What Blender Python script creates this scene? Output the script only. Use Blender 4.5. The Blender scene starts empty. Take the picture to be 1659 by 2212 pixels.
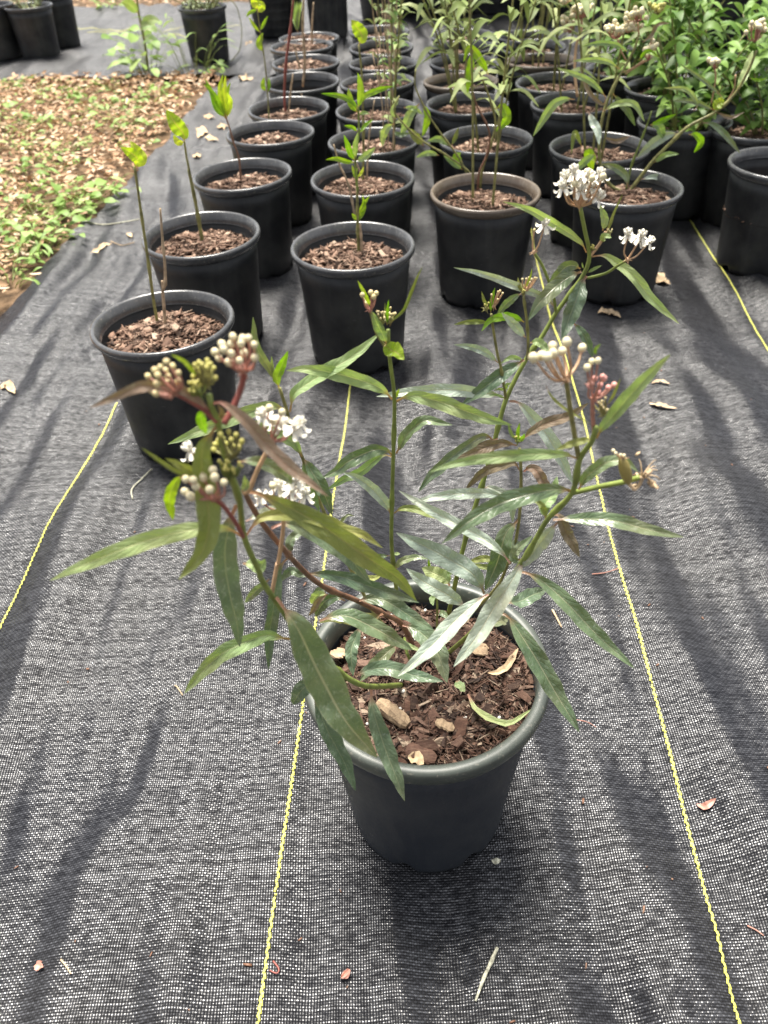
import bpy, math, random
from mathutils import Vector, Matrix, noise
R_=math.radians
rnd=random.Random(7)
S=bpy.context.scene
COL=S.collection
# ---------------------------------------------------------------- camera
FPX,PITCH,ROLL,CH=1724.85,R_(40.530),R_(-2.989),0.6125      # fitted to the photo (1659 x 2212 working pixels)
cd=bpy.data.cameras.new('camera'); cam=bpy.data.objects.new('camera',cd); COL.objects.link(cam); S.camera=cam
cam.matrix_world=Matrix.Translation((0,0,CH))@Matrix.Rotation(math.pi/2-PITCH,4,'X')@Matrix.Rotation(ROLL,4,'Z')
cd.sensor_fit='VERTICAL'; cd.sensor_height=36; cd.sensor_width=27
cd.lens=36*FPX/2212; cd.clip_start=0.02; cd.clip_end=200
cd.dof.use_dof=True; cd.dof.focus_distance=0.56; cd.dof.aperture_fstop=13
CM=cam.matrix_world.copy(); CO=CM.translation.copy(); CR=CM.to_3x3()
def ray(x,y): return (CR@Vector(((x-829.5)/FPX,-(y-1106)/FPX,-1)))
def atY(x,y,Y):
    d=ray(x,y); return CO+d*((Y-CO.y)/d.y)
def atZ(x,y,z=0.0):
    d=ray(x,y); return CO+d*((z-CO.z)/d.z)
# ---------------------------------------------------------------- world and sun
SUN_EL,SUN_AZ=R_(72),R_(-16)          # azimuth measured from +Y toward +X
w=bpy.data.worlds.new('World'); S.world=w; w.use_nodes=True
nt=w.node_tree; bg=nt.nodes['Background']
sky=nt.nodes.new('ShaderNodeTexSky'); sky.sky_type='NISHITA'; sky.sun_disc=False
sky.sun_elevation=SUN_EL; sky.sun_rotation=SUN_AZ; sky.dust_density=3; sky.air_density=1.0; sky.ozone_density=0.6
hs=nt.nodes.new('ShaderNodeHueSaturation'); hs.inputs['Saturation'].default_value=0.28
nt.links.new(sky.outputs[0],hs.inputs['Color']); nt.links.new(hs.outputs[0],bg.inputs[0]); bg.inputs[1].default_value=0.10
sd=bpy.data.lights.new('sun','SUN'); sd.energy=4.6; sd.angle=R_(25); sd.color=(1,.95,.86)
so=bpy.data.objects.new('sun',sd); COL.objects.link(so)
sdir=Vector((math.sin(SUN_AZ)*math.cos(SUN_EL),math.cos(SUN_AZ)*math.cos(SUN_EL),math.sin(SUN_EL)))
so.rotation_euler=sdir.to_track_quat('Z','Y').to_euler()
S.view_settings.view_transform='Standard'; S.view_settings.look='None'; S.view_settings.gamma=1
S.view_settings.exposure=1.12
S.cycles.max_bounces=6; S.cycles.diffuse_bounces=3; S.cycles.glossy_bounces=3; S.cycles.transparent_max_bounces=6
try: S.cycles.use_denoising=True
except Exception: pass
# ---------------------------------------------------------------- node helpers
class N:
    def __init__(s,name):
        s.m=bpy.data.materials.new(name); s.m.use_nodes=True; s.t=s.m.node_tree
        s.b=s.t.nodes['Principled BSDF']; s.o=s.t.nodes['Material Output']
    def n(s,typ,**k):
        x=s.t.nodes.new('ShaderNode'+typ)
        for a,v in k.items(): setattr(x,a,v)
        return x
    def l(s,a,b): s.t.links.new(a,b)
    def put(s,inp,v):
        if hasattr(v,'is_linked') or isinstance(v,bpy.types.NodeSocket): s.l(v,inp)
        else: inp.default_value=v
    def math(s,op,a,b=None,c=None,clamp=False):
        x=s.n('Math',operation=op); x.use_clamp=clamp
        s.put(x.inputs[0],a)
        if b is not None: s.put(x.inputs[1],b)
        if c is not None: s.put(x.inputs[2],c)
        return x.outputs[0]
    def noise(s,vec,scale,detail=3,rough=.55,dist=0):
        x=s.n('TexNoise'); x.inputs['Scale'].default_value=scale; x.inputs['Detail'].default_value=detail
        x.inputs['Roughness'].default_value=rough; x.inputs['Distortion'].default_value=dist
        if vec is not None: s.l(vec,x.inputs['Vector'])
        return x.outputs[0]
    def ramp(s,f,stops,interp='LINEAR'):
        x=s.n('ValToRGB'); x.color_ramp.interpolation=interp; e=x.color_ramp.elements
        while len(e)<len(stops): e.new(.5)
        for i,(p,c) in enumerate(stops):
            e[i].position=p; e[i].color=(c[0],c[1],c[2],1) if not isinstance(c,(int,float)) else (c,c,c,1)
        s.l(f,x.inputs[0]); return x.outputs[0]
    def mix(s,f,a,b,typ='MIX'):
        x=s.n('Mix',data_type='RGBA',blend_type=typ)
        s.put(x.inputs[0],f)
        for i,v in ((6,a),(7,b)):
            if isinstance(v,tuple): v=(*v,1) if len(v)==3 else v
            s.put(x.inputs[i],v)
        return x.outputs[2]
    def bump(s,h,strength=.5,dist=.001,nrm=None):
        x=s.n('Bump'); x.inputs['Strength'].default_value=strength; x.inputs['Distance'].default_value=dist
        s.l(h,x.inputs['Height'])
        if nrm is not None: s.l(nrm,x.inputs['Normal'])
        s.l(x.outputs[0],s.b.inputs['Normal']); return x.outputs[0]
    def set(s,**k):
        for a,v in k.items():
            i=s.b.inputs[a.replace('_',' ')]
            if isinstance(v,tuple) and len(v)==3 and i.type=='RGBA': v=(*v,1)
            s.put(i,v)
        return s
# ---------------------------------------------------------------- materials
def mat_fabric():
    m=N('woven_ground_fabric')
    g=m.n('NewGeometry'); pos=g.outputs['Position']
    wob=m.n('TexNoise'); wob.inputs['Scale'].default_value=4; wob.inputs['Detail'].default_value=1; m.l(pos,wob.inputs['Vector'])
    sep=m.n('SeparateXYZ'); m.l(pos,sep.inputs[0])
    sw=m.n('SeparateColor'); m.l(wob.outputs['Color'],sw.inputs[0])
    P=0.00195
    u=m.math('DIVIDE',m.math('ADD',sep.outputs[0],m.math('MULTIPLY',sw.outputs[0],.012)),P)
    v=m.math('DIVIDE',m.math('ADD',sep.outputs[1],m.math('MULTIPLY',sw.outputs[1],.010)),P)
    pi=math.pi
    su=m.math('ABSOLUTE',m.math('SINE',m.math('MULTIPLY',u,pi))); sv=m.math('ABSOLUTE',m.math('SINE',m.math('MULTIPLY',v,pi)))
    fu=m.math('FLOOR',u); fv=m.math('FLOOR',v)
    a=m.math('SINE',m.math('ADD',m.math('MULTIPLY',u,pi),m.math('MULTIPLY',fv,pi)))
    b=m.math('SINE',m.math('ADD',m.math('MULTIPLY',v,pi),m.math('MULTIPLY',fu,pi)))
    dom=m.ramp(m.noise(pos,9,2),[(.35,0),(.65,1)]); weft=m.math('MULTIPLY',m.math('POWER',sv,.7),m.math('ADD',m.math('MULTIPLY_ADD',a,.36,.5),m.math('MULTIPLY',dom,.14)))
    warp=m.math('MULTIPLY',m.math('POWER',su,.6),m.math('MULTIPLY_ADD',b,-.30,.30))
    h=m.math('MAXIMUM',weft,warp)
    thr=m.n('TexWhiteNoise',noise_dimensions='1D'); m.l(fv,thr.inputs['W'])
    big=m.noise(pos,4,3)
    fine=m.noise(pos,140,2)
    # thread colour: black polypropylene, some weft stretches lightened as painted sheen, gaps darker as there is no thread there
    col=m.mix(m.math('MULTIPLY',h,1.0,clamp=True),(.002,.002,.003),(.024,.025,.030))
    st=m.n('Mapping'); st.inputs['Scale'].default_value=(110,512,70); cv=m.n('CombineXYZ'); m.l(sep.outputs[0],cv.inputs[0]); m.l(m.math('MULTIPLY',v,P),cv.inputs[1]); m.l(cv.outputs[0],st.inputs[0]); seg=m.noise(st.outputs[0],1.0,2,.6)
    lit=m.ramp(m.math('ADD',seg,m.math('MULTIPLY',m.math('SUBTRACT',thr.outputs['Value'],.5),.12)),[(.40,0),(.62,1)]); sh=m.math('MULTIPLY',weft,lit)
    col=m.mix(m.math('MULTIPLY',sh,.6),col,(.07,.07,.078))  # silver highlight painted into the colour of the lit weft
    dust=m.ramp(big,[(.35,0),(.75,1)])
    col=m.mix(m.math('MULTIPLY',dust,.045),col,(.22,.20,.15))
    rr=m.math('MULTIPLY_ADD',sh,-.10,m.math('MULTIPLY_ADD',fine,.2,.24)); m.set(Anisotropic=.92); tn=m.n('CombineXYZ'); tn.inputs[1].default_value=1; m.l(tn.outputs[0],m.b.inputs['Tangent'])
    m.set(Base_Color=col,Roughness=rr,Specular_IOR_Level=m.math('MULTIPLY',m.math('POWER',h,1.6),m.math('MULTIPLY_ADD',lit,.85,.13)),IOR=2.05)
    bh=m.math('ADD',m.math('MULTIPLY',h,1.0),m.math('MULTIPLY',fine,.6))
    m.bump(bh,.8,.0007)
    return m.m
def mat_plain(name,c,rough=.5,spec=.5,nscale=60,namp=.15,bump=.15,bd=.001,**k):
    m=N(name); tc=m.n('TexCoord').outputs['Object']
    f=m.noise(tc,nscale,4)
    lo=tuple(x*(1-namp*2) for x in c); hi=tuple(min(1,x*(1+namp*2)) for x in c)
    m.set(Base_Color=m.ramp(f,[(.3,lo),(.7,hi)]),Roughness=rough,Specular_IOR_Level=spec)
    if bump: m.bump(f,bump,bd)
    for a,v in k.items(): m.set(**{a:v})
    return m.m
def mat_pot(name,c,dust=.15,rough=.42):
    m=N(name); g=m.n('TexCoord').outputs['Object']
    f=m.noise(g,18,5,.6); f2=m.noise(g,260,3,.7); f3=m.noise(g,900,1)
    col=m.mix(m.math('MULTIPLY',m.ramp(f,[(.4,0),(.8,1)]),dust),c,(.17,.17,.15))
    col=m.mix(m.math('MULTIPLY',m.ramp(f2,[(.66,0),(.74,1)]),.22),col,(.25,.25,.24))
    mp=m.n('Mapping'); mp.inputs['Scale'].default_value=(1,1,.12); m.l(g,mp.inputs[0]); oi=m.n('ObjectInfo'); m.l(m.math('MULTIPLY',oi.outputs['Random'],9),mp.inputs['Location'])
    f4=m.noise(mp.outputs[0],45,4,.6); col=m.mix(m.math('MULTIPLY',m.ramp(f4,[(.52,0),(.75,1)]),.11),col,(.20,.19,.165))
    m.set(Base_Color=col,Roughness=m.math('MULTIPLY_ADD',f4,.3,m.math('MULTIPLY_ADD',f2,.2,rough-.2)),Specular_IOR_Level=.5)
    m.bump(m.math('ADD',f3,m.math('MULTIPLY',f2,.5)),.12,.0006)
    return m.m
def mat_rim(name,c,c2,ro=.27):
    m=N(name); g=m.n('TexCoord').outputs['Object']
    f=m.noise(g,30,5,.65); f2=m.noise(g,300,3)
    col=m.ramp(f,[(.35,c),(.65,c2)])
    col=m.mix(m.math('MULTIPLY',m.ramp(f2,[(.6,0),(.7,1)]),.35),col,(.32,.29,.24))
    m.set(Base_Color=col,Roughness=ro,IOR=1.6); m.bump(f2,.1,.0004); return m.m
def mat_chips(name,stops,rough=.8):
    m=N(name); g=m.n('NewGeometry'); f=m.n('TexCoord').outputs['Object']
    c=m.ramp(g.outputs['Random Per Island'],stops)
    n=m.noise(f,350,4,.7); mp=m.n('Mapping'); mp.inputs['Scale'].default_value=(1,7,3); m.l(f,mp.inputs[0]); n2=m.noise(mp.outputs[0],120,3)
    c=m.mix(m.ramp(n,[(.3,0),(.75,.7)]),c,(.035,.018,.012)); 
    c=m.mix(m.math('MULTIPLY',m.ramp(n2,[(.5,0),(.8,1)]),.35),c,(.30,.20,.13))
    m.set(Base_Color=c,Roughness=rough,Specular_IOR_Level=.35); m.bump(m.math('ADD',n,n2),.6,.0008); return m.m
def mat_leaf(name,c1,c2,vein=(.32,.34,.22),rough=.34,spec=1.0,speck=.4,trans=.16,speckc=(.42,.46,.40),vn=11):
    m=N(name); uv=m.n('UVMap').outputs[0]; sp=m.n('SeparateXYZ'); m.l(uv,sp.inputs[0])
    t=sp.outputs[0]; s=m.math('ABSOLUTE',m.math('MULTIPLY_ADD',sp.outputs[1],2,-1))
    ob=m.n('ObjectInfo'); oc=m.n('TexCoord').outputs['Object']
    wv=m.math('MULTIPLY_ADD',m.noise(oc,90,3),3.2,0)
    ph=m.math('ADD',m.math('SUBTRACT',m.math('MULTIPLY',t,vn),m.math('MULTIPLY',s,1.7)),wv)
    fr=m.math('FRACT',ph); tri=m.math('ABSOLUTE',m.math('MULTIPLY_ADD',fr,2,-1))      # 1 at the vein
    vl=m.ramp(tri,[(.86,0),(1.0,1)]); mid=m.ramp(s,[(.045,1),(.10,0)])
    n1=m.noise(oc,55,4,.6); n2=m.noise(oc,420,3,.7)
    c=m.ramp(n1,[(.3,c1),(.7,c2)])
    c=m.mix(m.math('MULTIPLY',m.ramp(n2,[(.56,0),(.68,1)]),speck),c,speckc)
    c=m.mix(m.math('MULTIPLY',vl,.20),c,vein); c=m.mix(m.math('MULTIPLY',mid,.85),c,vein)
    n3=m.noise(oc,24,2); c=m.mix(m.math('MULTIPLY',m.ramp(n3,[(.5,0),(.75,1)]),.35),c,(.26,.20,.10)); c=m.mix(m.math('MULTIPLY',m.ramp(t,[(.05,1),(.14,0)]),.8),c,(.34,.19,.12))
    edge=m.ramp(s,[(.9,0),(1.0,1)]); c=m.mix(m.math('MULTIPLY',edge,.3),c,vein)
    h=m.n('HueSaturation'); h.inputs['Saturation'].default_value=1.08; m.l(c,h.inputs['Color'])
    m.l(m.math('MULTIPLY_ADD',ob.outputs['Random'],.45,.92),h.inputs['Value']); m.l(m.math('MULTIPLY_ADD',ob.outputs['Random'],-.035,.50),h.inputs['Hue'])
    c=h.outputs[0]
    m.set(Base_Color=c,Roughness=m.math('MULTIPLY_ADD',n2,.25,rough-.12),Specular_IOR_Level=spec)
    hh=m.math('ADD',m.math('MULTIPLY',m.math('POWER',tri,3),-.35),m.math('MULTIPLY',n1,3.2))
    hh=m.math('SUBTRACT',hh,m.math('MULTIPLY',mid,.8))
    bn=m.bump(hh,.5,.0008)
    tr=m.n('BsdfTranslucent'); tc=m.mix(1.0,c,(1.7,1.9,.6),'MULTIPLY'); m.l(tc,tr.inputs[0]); m.l(bn,tr.inputs[1])
    mx=m.n('MixShader'); mx.inputs[0].default_value=trans; m.l(m.b.outputs[0],mx.inputs[1]); m.l(tr.outputs[0],mx.inputs[2]); m.l(mx.outputs[0],m.o.inputs[0])
    return m.m
def mat_island(name,stops,rough=.6,trans=.15,spec=.35):
    m=N(name); g=m.n('NewGeometry'); c=m.ramp(g.outputs['Random Per Island'],stops); oc=m.n('TexCoord').outputs['Object']
    n=m.noise(oc,90,3); c=m.mix(m.math('MULTIPLY',n,.5),c,tuple(.5*x for x in stops[len(stops)//2][1]))
    m.set(Base_Color=c,Roughness=rough,Specular_IOR_Level=spec); m.bump(n,.3,.001)
    tr=m.n('BsdfTranslucent'); m.l(c,tr.inputs[0]); mx=m.n('MixShader'); mx.inputs[0].default_value=trans
    m.l(m.b.outputs[0],mx.inputs[1]); m.l(tr.outputs[0],mx.inputs[2]); m.l(mx.outputs[0],m.o.inputs[0]); return m.m
def mat_bud(name,c,tip,rough=.5):
    m=N(name); tc=m.n('TexCoord'); sp=m.n('SeparateXYZ'); m.l(tc.outputs['Generated'],sp.inputs[0])
    n=m.noise(tc.outputs['Object'],300,2)
    f=m.math('ADD',m.math('MULTIPLY',sp.outputs[2],.8),m.math('MULTIPLY',n,.2))
    col=m.ramp(f,[(.08,tip),(.3,c),(.8,c),(.9,tuple(.6*a+.4*b for a,b in zip(c,tip)))])
    m.set(Base_Color=col,Roughness=rough,Specular_IOR_Level=.4,Subsurface_Weight=.15,Subsurface_Radius=(.002,.002,.001)); return m.m
FAB=mat_fabric()
M=dict(
 pot=mat_pot('black_plastic',(.011,.0115,.013),.22,.44), pot_front=mat_pot('slate_black_plastic',(.019,.023,.031),.14,.5),
 rim=mat_rim('black_rim_plastic',(.045,.046,.048),(.09,.091,.094),.22), rim_front=mat_rim('weathered_rim_plastic',(.045,.054,.046),(.085,.095,.078),.45),  # black rim: grey raised above the pot's black, painting in its highlight
 rim_brown=mat_rim('brown_dusty_rim_plastic',(.10,.075,.055),(.16,.13,.10)),
 soil=mat_plain('potting_soil',(.022,.012,.008),.95,.2,180,.3,.9,.003),
 chips=mat_chips('bark_chips',[(0,(.018,.012,.010)),(.35,(.055,.028,.019)),(.65,(.13,.065,.043)),(.86,(.21,.13,.095)),(1,(.46,.36,.26))]),
 chips_bg=mat_chips('dry_bark_mulch',[(0,(.05,.028,.018)),(.3,(.16,.09,.06)),(.6,(.29,.175,.12)),(.85,(.42,.28,.20)),(1,(.62,.46,.34))]),
 wood=mat_chips('pale_wood',[(0,(.42,.30,.19)),(1,(.50,.36,.22))]),
 perlite=mat_plain('perlite',(.7,.69,.64),.8,.3),
 litter=mat_island('oak_leaf_litter',[(0,(.20,.10,.055)),(.2,(.42,.24,.13)),(.5,(.60,.39,.23)),(.78,(.70,.51,.33)),(1,(.82,.68,.51))],.7,.1),
 earth=mat_plain('brown_earth',(.13,.085,.05),.95,.2,25,.35,.8,.01),
 weed=mat_island('weed_leaves',[(0,(.16,.28,.05)),(.5,(.32,.48,.12)),(1,(.52,.64,.26))],.5,.3),
 yellow=mat_plain('yellow_thread',(.62,.61,.13),.55,.4,900,.2,.3),
 leaf_grey=mat_leaf('leaf_grey_green',(.085,.135,.065),(.155,.215,.115),speck=.3),
 leaf_light=mat_leaf('leaf_light_green',(.18,.27,.12),(.29,.39,.20),(.40,.46,.26),.5,.45,.15,.2),
 leaf_olive=mat_leaf('leaf_olive',(.15,.19,.06),(.23,.27,.10),(.27,.28,.12),.5,.4,.15,.15),
 leaf_dark=mat_leaf('leaf_dark_glossy',(.075,.125,.07),(.14,.20,.125),(.22,.27,.17),.36,.8,.3,.08),
 leaf_blue=mat_leaf('leaf_silvery',(.26,.33,.26),(.42,.49,.42),(.45,.48,.36),.36,.85,.6,.08,(.62,.66,.62)),
 leaf_brown=mat_leaf('leaf_purplish_brown',(.16,.125,.085),(.24,.20,.135),(.23,.16,.10),.45,.5,.2,.12),
 leaf_bright=mat_leaf('leaf_fresh_green',(.13,.27,.02),(.22,.38,.05),(.30,.42,.12),.4,.5,.05,.25),
 leaf_yellow=mat_leaf('leaf_yellow_green',(.23,.35,.04),(.36,.47,.08),(.45,.40,.14),.4,.5,.05,.35),
 stem_green=mat_plain('green_stem',(.19,.24,.05),.5,.5,120,.15,.1), stem_red=mat_plain('reddish_stem',(.20,.10,.06),.5,.5,120,.25,.15),
 stem_olive=mat_plain('olive_stem',(.22,.21,.07),.5,.5,120,.25,.15), stem_dry=mat_plain('dry_tan_stem',(.42,.31,.20),.7,.3,120,.25,.2),
 stem_pink=mat_plain('pinkish_stalk',(.42,.20,.15),.5,.5,200,.15,.1), stem_peach=mat_plain('peach_stalk',(.52,.33,.19),.5,.5,200,.15,.1),
 stem_maroon=mat_plain('maroon_stem',(.25,.07,.055),.5,.5,120,.2,.1),
 bud_cream=mat_bud('cream_buds',(.70,.64,.42),(.68,.45,.32)), bud_pinkish=mat_bud('pink_tipped_buds',(.62,.54,.28),(.64,.32,.25)),
 bud_yellow=mat_bud('yellow_green_buds',(.52,.50,.14),(.58,.38,.20)), bud_pink=mat_bud('pink_buds',(.70,.34,.30),(.62,.42,.28)),
 petal=mat_plain('white_petals',(.76,.73,.63),.5,.4,200,.04,.05,.001,Subsurface_Weight=.15,Subsurface_Radius=(.002,.002,.001)),
 fol_a=mat_island('milkweed_foliage',[(0,(.10,.14,.035)),(.5,(.19,.25,.07)),(.85,(.30,.38,.12)),(1,(.42,.46,.20))],.55,.2,.3),
 fol_b=mat_island('bright_shrub_foliage',[(0,(.06,.13,.02)),(.5,(.13,.25,.04)),(1,(.27,.42,.09))],.5,.25,.35),
 fol_c=mat_island('fern_like_foliage',[(0,(.12,.17,.06)),(1,(.30,.36,.17))],.6,.2),
 fol_dry=mat_island('rusty_foliage',[(0,(.18,.12,.05)),(.6,(.32,.21,.10)),(1,(.36,.34,.14))],.6,.2),
 twig=mat_plain('lichen_twig',(.52,.50,.38),.85,.2,300,.35,.6), dead=mat_plain('dead_leaf_tan',(.50,.37,.23),.7,.3,150,.25,.4),
 red_tag=mat_plain('orange_plastic',(.75,.13,.04),.4),
)
# ---------------------------------------------------------------- object helpers
def mesh(name,V,F,mats,parent=None,smooth=True,uv=None,mi=None):
    me=bpy.data.meshes.new(name); me.from_pydata([tuple(v) for v in V],[],F)
    for m in (mats if isinstance(mats,(list,tuple)) else [mats]): me.materials.append(m)
    if mi: me.polygons.foreach_set('material_index',mi)
    if smooth: me.polygons.foreach_set('use_smooth',[True]*len(F))
    if uv:
        L=me.uv_layers.new(name='UVMap'); 
        for p in me.polygons:
            for li in p.loop_indices: L.data[li].uv=uv[me.loops[li].vertex_index]
    me.update(); o=bpy.data.objects.new(name,me); COL.objects.link(o)
    if parent: o.parent=parent; 
    return o
def meshp(name,V,F,mats,parent,**k):
    "world-space verts under a parent chain whose origins are pure translations"
    off=wloc(parent); o=mesh(name,[Vector(v)-off for v in V],F,mats,parent,**k); return o
def wloc(o):
    v=Vector((0,0,0))
    while o: v=v+o.location; o=o.parent
    return v
def thing(name,label,cat,loc=(0,0,0),group=None):
    o=bpy.data.objects.new(name,None); o.empty_display_size=.05; COL.objects.link(o); o.location=loc
    o['label']=label; o['category']=cat
    if group: o['group']=group
    return o
def tag(o,label,cat,group=None):
    o['label']=label; o['category']=cat
    if group: o['group']=group
    return o
class B:
    def __init__(s): s.V=[];s.F=[];s.uv=[];s.mi=[]
    def add(s,V,F,mi=0,uv=None):
        k=len(s.V); s.V+=[Vector(v) for v in V]; s.F+=[tuple(i+k for i in f) for f in F]; s.mi+=[mi]*len(F)
        s.uv+= uv if uv else [(0,0)]*len(V)
    def out(s,name,mats,parent=None,**k):
        f=meshp if parent else (lambda n,V,F,m,p,**q: mesh(n,V,F,m,None,**q))
        return f(name,s.V,s.F,mats,parent,mi=s.mi,uv=s.uv,**k)
def crom(P,n):
    "resample a polyline of Vectors (any dimension 3) as a Catmull-Rom curve with n+1 points"
    if len(P)==2: return [P[0].lerp(P[1],i/n) for i in range(n+1)]
    Q=[P[0]*2-P[1]]+list(P)+[P[-1]*2-P[-2]]; m=len(P)-1
    d=[0]
    for i in range(m): d.append(d[-1]+(P[i+1]-P[i]).length)
    out=[]
    for k in range(n+1):
        L=d[-1]*k/n; i=0
        while i<m-1 and d[i+1]<L: i+=1
        u=(L-d[i])/max(1e-9,d[i+1]-d[i]); p0,p1,p2,p3=Q[i:i+4]
        out.append(.5*((2*p1)+(p2-p0)*u+(2*p0-5*p1+4*p2-p3)*u*u+(3*p1-p0-3*p2+p3)*u**3))
    return out
def tube(b,P,r0,r1,seg=8,n=None,nodes=(),cap=True,mi=0):
    n=n or max(4,(len(P)-1)*5); C=crom([Vector(p) for p in P],n); T=[]
    up=Vector((.3,.2,1)).normalized(); V=[];F=[]
    X=None
    for i in range(n+1):
        t=(C[min(n,i+1)]-C[max(0,i-1)]).normalized()
        if X is None: X=t.cross(Vector((.13,.9,.21))).normalized()
        X=(X-t*X.dot(t)).normalized(); Y=t.cross(X)
        r=r0+(r1-r0)*i/n
        for q in nodes:
            r*=1+.45*math.exp(-((i/n-q)*n/1.0)**2)
        for k in range(seg):
            a=2*math.pi*k/seg; V.append(C[i]+X*(r*math.cos(a))+Y*(r*math.sin(a)))
        if i:
            for k in range(seg):
                k2=(k+1)%seg; F.append(((i-1)*seg+k,(i-1)*seg+k2,i*seg+k2,i*seg+k))
    if cap: F.append(tuple(range(n*seg,n*seg+seg))); F.append(tuple(reversed(range(seg))))
    b.add(V,F,mi); return C
def blade(b,P,W,fold=.35,roll=0,n=14,pet=.07,ripple=.0,seed=0,view=None,a_=.62,b_=.85,mi=0,curl=0,half=3):
    C=crom([Vector(p) for p in P],n); L=sum((C[i+1]-C[i]).length for i in range(n))
    rg=random.Random(seed); ph=rg.uniform(0,6.3); ph2=rg.uniform(0,6.3)
    pk=a_/(a_+b_); nm=pk**a_*(1-pk)**b_; V=[];F=[];uv=[]
    m=2*half+1; pw=min(.0016,W*.16)
    for i in range(n+1):
        t=i/n; tg=(C[min(n,i+1)]-C[max(0,i-1)]).normalized()
        vd=(CO-C[i]).normalized() if view is None else view
        side=tg.cross(vd)
        if side.length<1e-4: side=Vector((1,0,0))
        side.normalize(); nr=side.cross(tg).normalized()
        if nr.dot(vd)<0: nr=-nr
        rl=roll+curl*(t-.5); side,nr=side*math.cos(rl)+nr*math.sin(rl), nr*math.cos(rl)-side*math.sin(rl)
        t2=max(0,(t-pet)/(1-pet)); w=W*.5*(t2**a_)*((1-t2)**b_)/nm if 0<t2<1 else 0
        w=max(w,pw*.5*(1-t*.8))
        for j in range(m):
            s=(j-half)/half; f=fold*(1-.3*abs(s))
            rip=ripple*w*abs(s)*math.sin(t*22+ph+(1.7 if s>0 else 0))+ripple*1.1*w*math.sin(t*9+ph2)+ripple*.45*w*abs(s)*math.sin(t*47+ph2+s*2)
            edge=1+ripple*.25*math.sin(t*31+ph*(2 if s>0 else 1)) if abs(s)>.9 else 1
            V.append(C[i]+side*(s*w*math.cos(f)*edge)+nr*(abs(s)*w*math.sin(f)+rip)); uv.append((t,(s+1)/2))
        if i:
            for j in range(m-1): F.append(((i-1)*m+j,(i-1)*m+j+1,i*m+j+1,i*m+j))
    b.add(V,F,mi,uv); return C
def lathe(b,prof,seg=48,c=(0,0,0),mi=0,fn=None):
    V=[];F=[];c=Vector(c)
    for i,(r,z) in enumerate(prof):
        for k in range(seg):
            a=2*math.pi*k/seg; rr,zz=(r,z) if fn is None else fn(i,r,z,a)
            V.append(c+Vector((rr*math.cos(a),rr*math.sin(a),zz)))
        if i:
            for k in range(seg):
                k2=(k+1)%seg; F.append(((i-1)*seg+k,(i-1)*seg+k2,i*seg+k2,i*seg+k))
    b.add(V,F,mi)
def ellipsoid(b,c,ax,ra,rb,seg=10,ring=7,mi=0,lobe=0):
    "spheroid along axis ax (half length ra), radius rb"
    ax=Vector(ax).normalized(); X=ax.cross(Vector((.3,.8,.1))).normalized(); Y=ax.cross(X); V=[];F=[]; c=Vector(c)
    for i in range(ring+1):
        th=math.pi*i/ring; z=-math.cos(th); r=max(.02,math.sin(th))
        for k in range(seg):
            a=2*math.pi*k/seg; q=r*(1+lobe*math.cos(5*a))
            V.append(c+ax*(z*ra)+X*(rb*q*math.cos(a))+Y*(rb*q*math.sin(a)))
        if i:
            for k in range(seg):
                k2=(k+1)%seg; F.append(((i-1)*seg+k,(i-1)*seg+k2,i*seg+k2,i*seg+k))
    F.append(tuple(reversed(range(seg)))); F.append(tuple(range(ring*seg,ring*seg+seg)))
    b.add(V,F,mi)
def slab(b,c,l,w,t,rot,rg,mi=0):
    V=[]
    for dz in (-.5,.5):
        for (x,y) in ((-.5,-.35),(-.1,-.5),(.5,-.3),(.45,.35),(.05,.5),(-.45,.4)):
            V.append(Vector(((x+rg.uniform(-.2,.2))*l,(y+rg.uniform(-.2,.2))*w,dz*t*(1+rg.uniform(-.3,.3)))))
    V=[c+rot@v for v in V]
    F=[(5,4,3,2,1,0),(6,7,8,9,10,11)]+[(i,(i+1)%6,(i+1)%6+6,i+6) for i in range(6)]
    b.add(V,F,mi)
def rotm(rg,tilt=.5):
    return Matrix.Rotation(rg.uniform(0,6.3),3,'Z')@Matrix.Rotation(rg.gauss(0,tilt),3,'X')@Matrix.Rotation(rg.gauss(0,tilt*.6),3,'Y')
# ---------------------------------------------------------------- the setting
EDGE=[(515,165),(447,200),(417,240),(366,307),(300,367),(253,419),(167,502),(117,558),(0,685)]
EW=[atZ(*p) for p in EDGE]
def xl(Y):
    pts=sorted([(p.y,p.x) for p in EW])
    if Y<=pts[0][0]:
        s=(pts[3][1]-pts[0][1])/(pts[3][0]-pts[0][0]); return pts[0][1]+(Y-pts[0][0])*s
    for (a,xa),(b_,xb) in zip(pts,pts[1:]):
        if Y<=b_: return xa+(xb-xa)*(Y-a)/(b_-a)
    return pts[-1][1]
RIDGE=[((400,1380),(235,1830),.022,.0055),((250,1800),(120,2212),.030,.005),((735,1800),(690,2260),.028,.0075),((1140,1700),(1130,2260),.030,-.007),((1000,2100),(1010,2260),.02,.004),
       ((200,1080),(20,1500),.03,.006),((100,1350),(-60,1700),.03,.006),((1390,1300),(1560,1800),.03,.007),((1560,1100),(1659,1500),.04,.009),((520,1300),(430,2100),.05,.007),((0,760),(230,640),.03,.005),((640,900),(560,1250),.03,.007),
       ((1450,700),(1520,1100),.05,.008),((1000,1000),(1010,1200),.03,.006),((560,850),(700,860),.03,.004),((1440,2000),(1500,2260),.03,.008)]
RD=[(atZ(*a),atZ(*b_),w_,h_) for a,b_,w_,h_ in RIDGE]
RD=[(a.x,a.y,b_.x-a.x,b_.y-a.y,(b_-a).length_squared,w_,h_) for a,b_,w_,h_ in RD]
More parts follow.
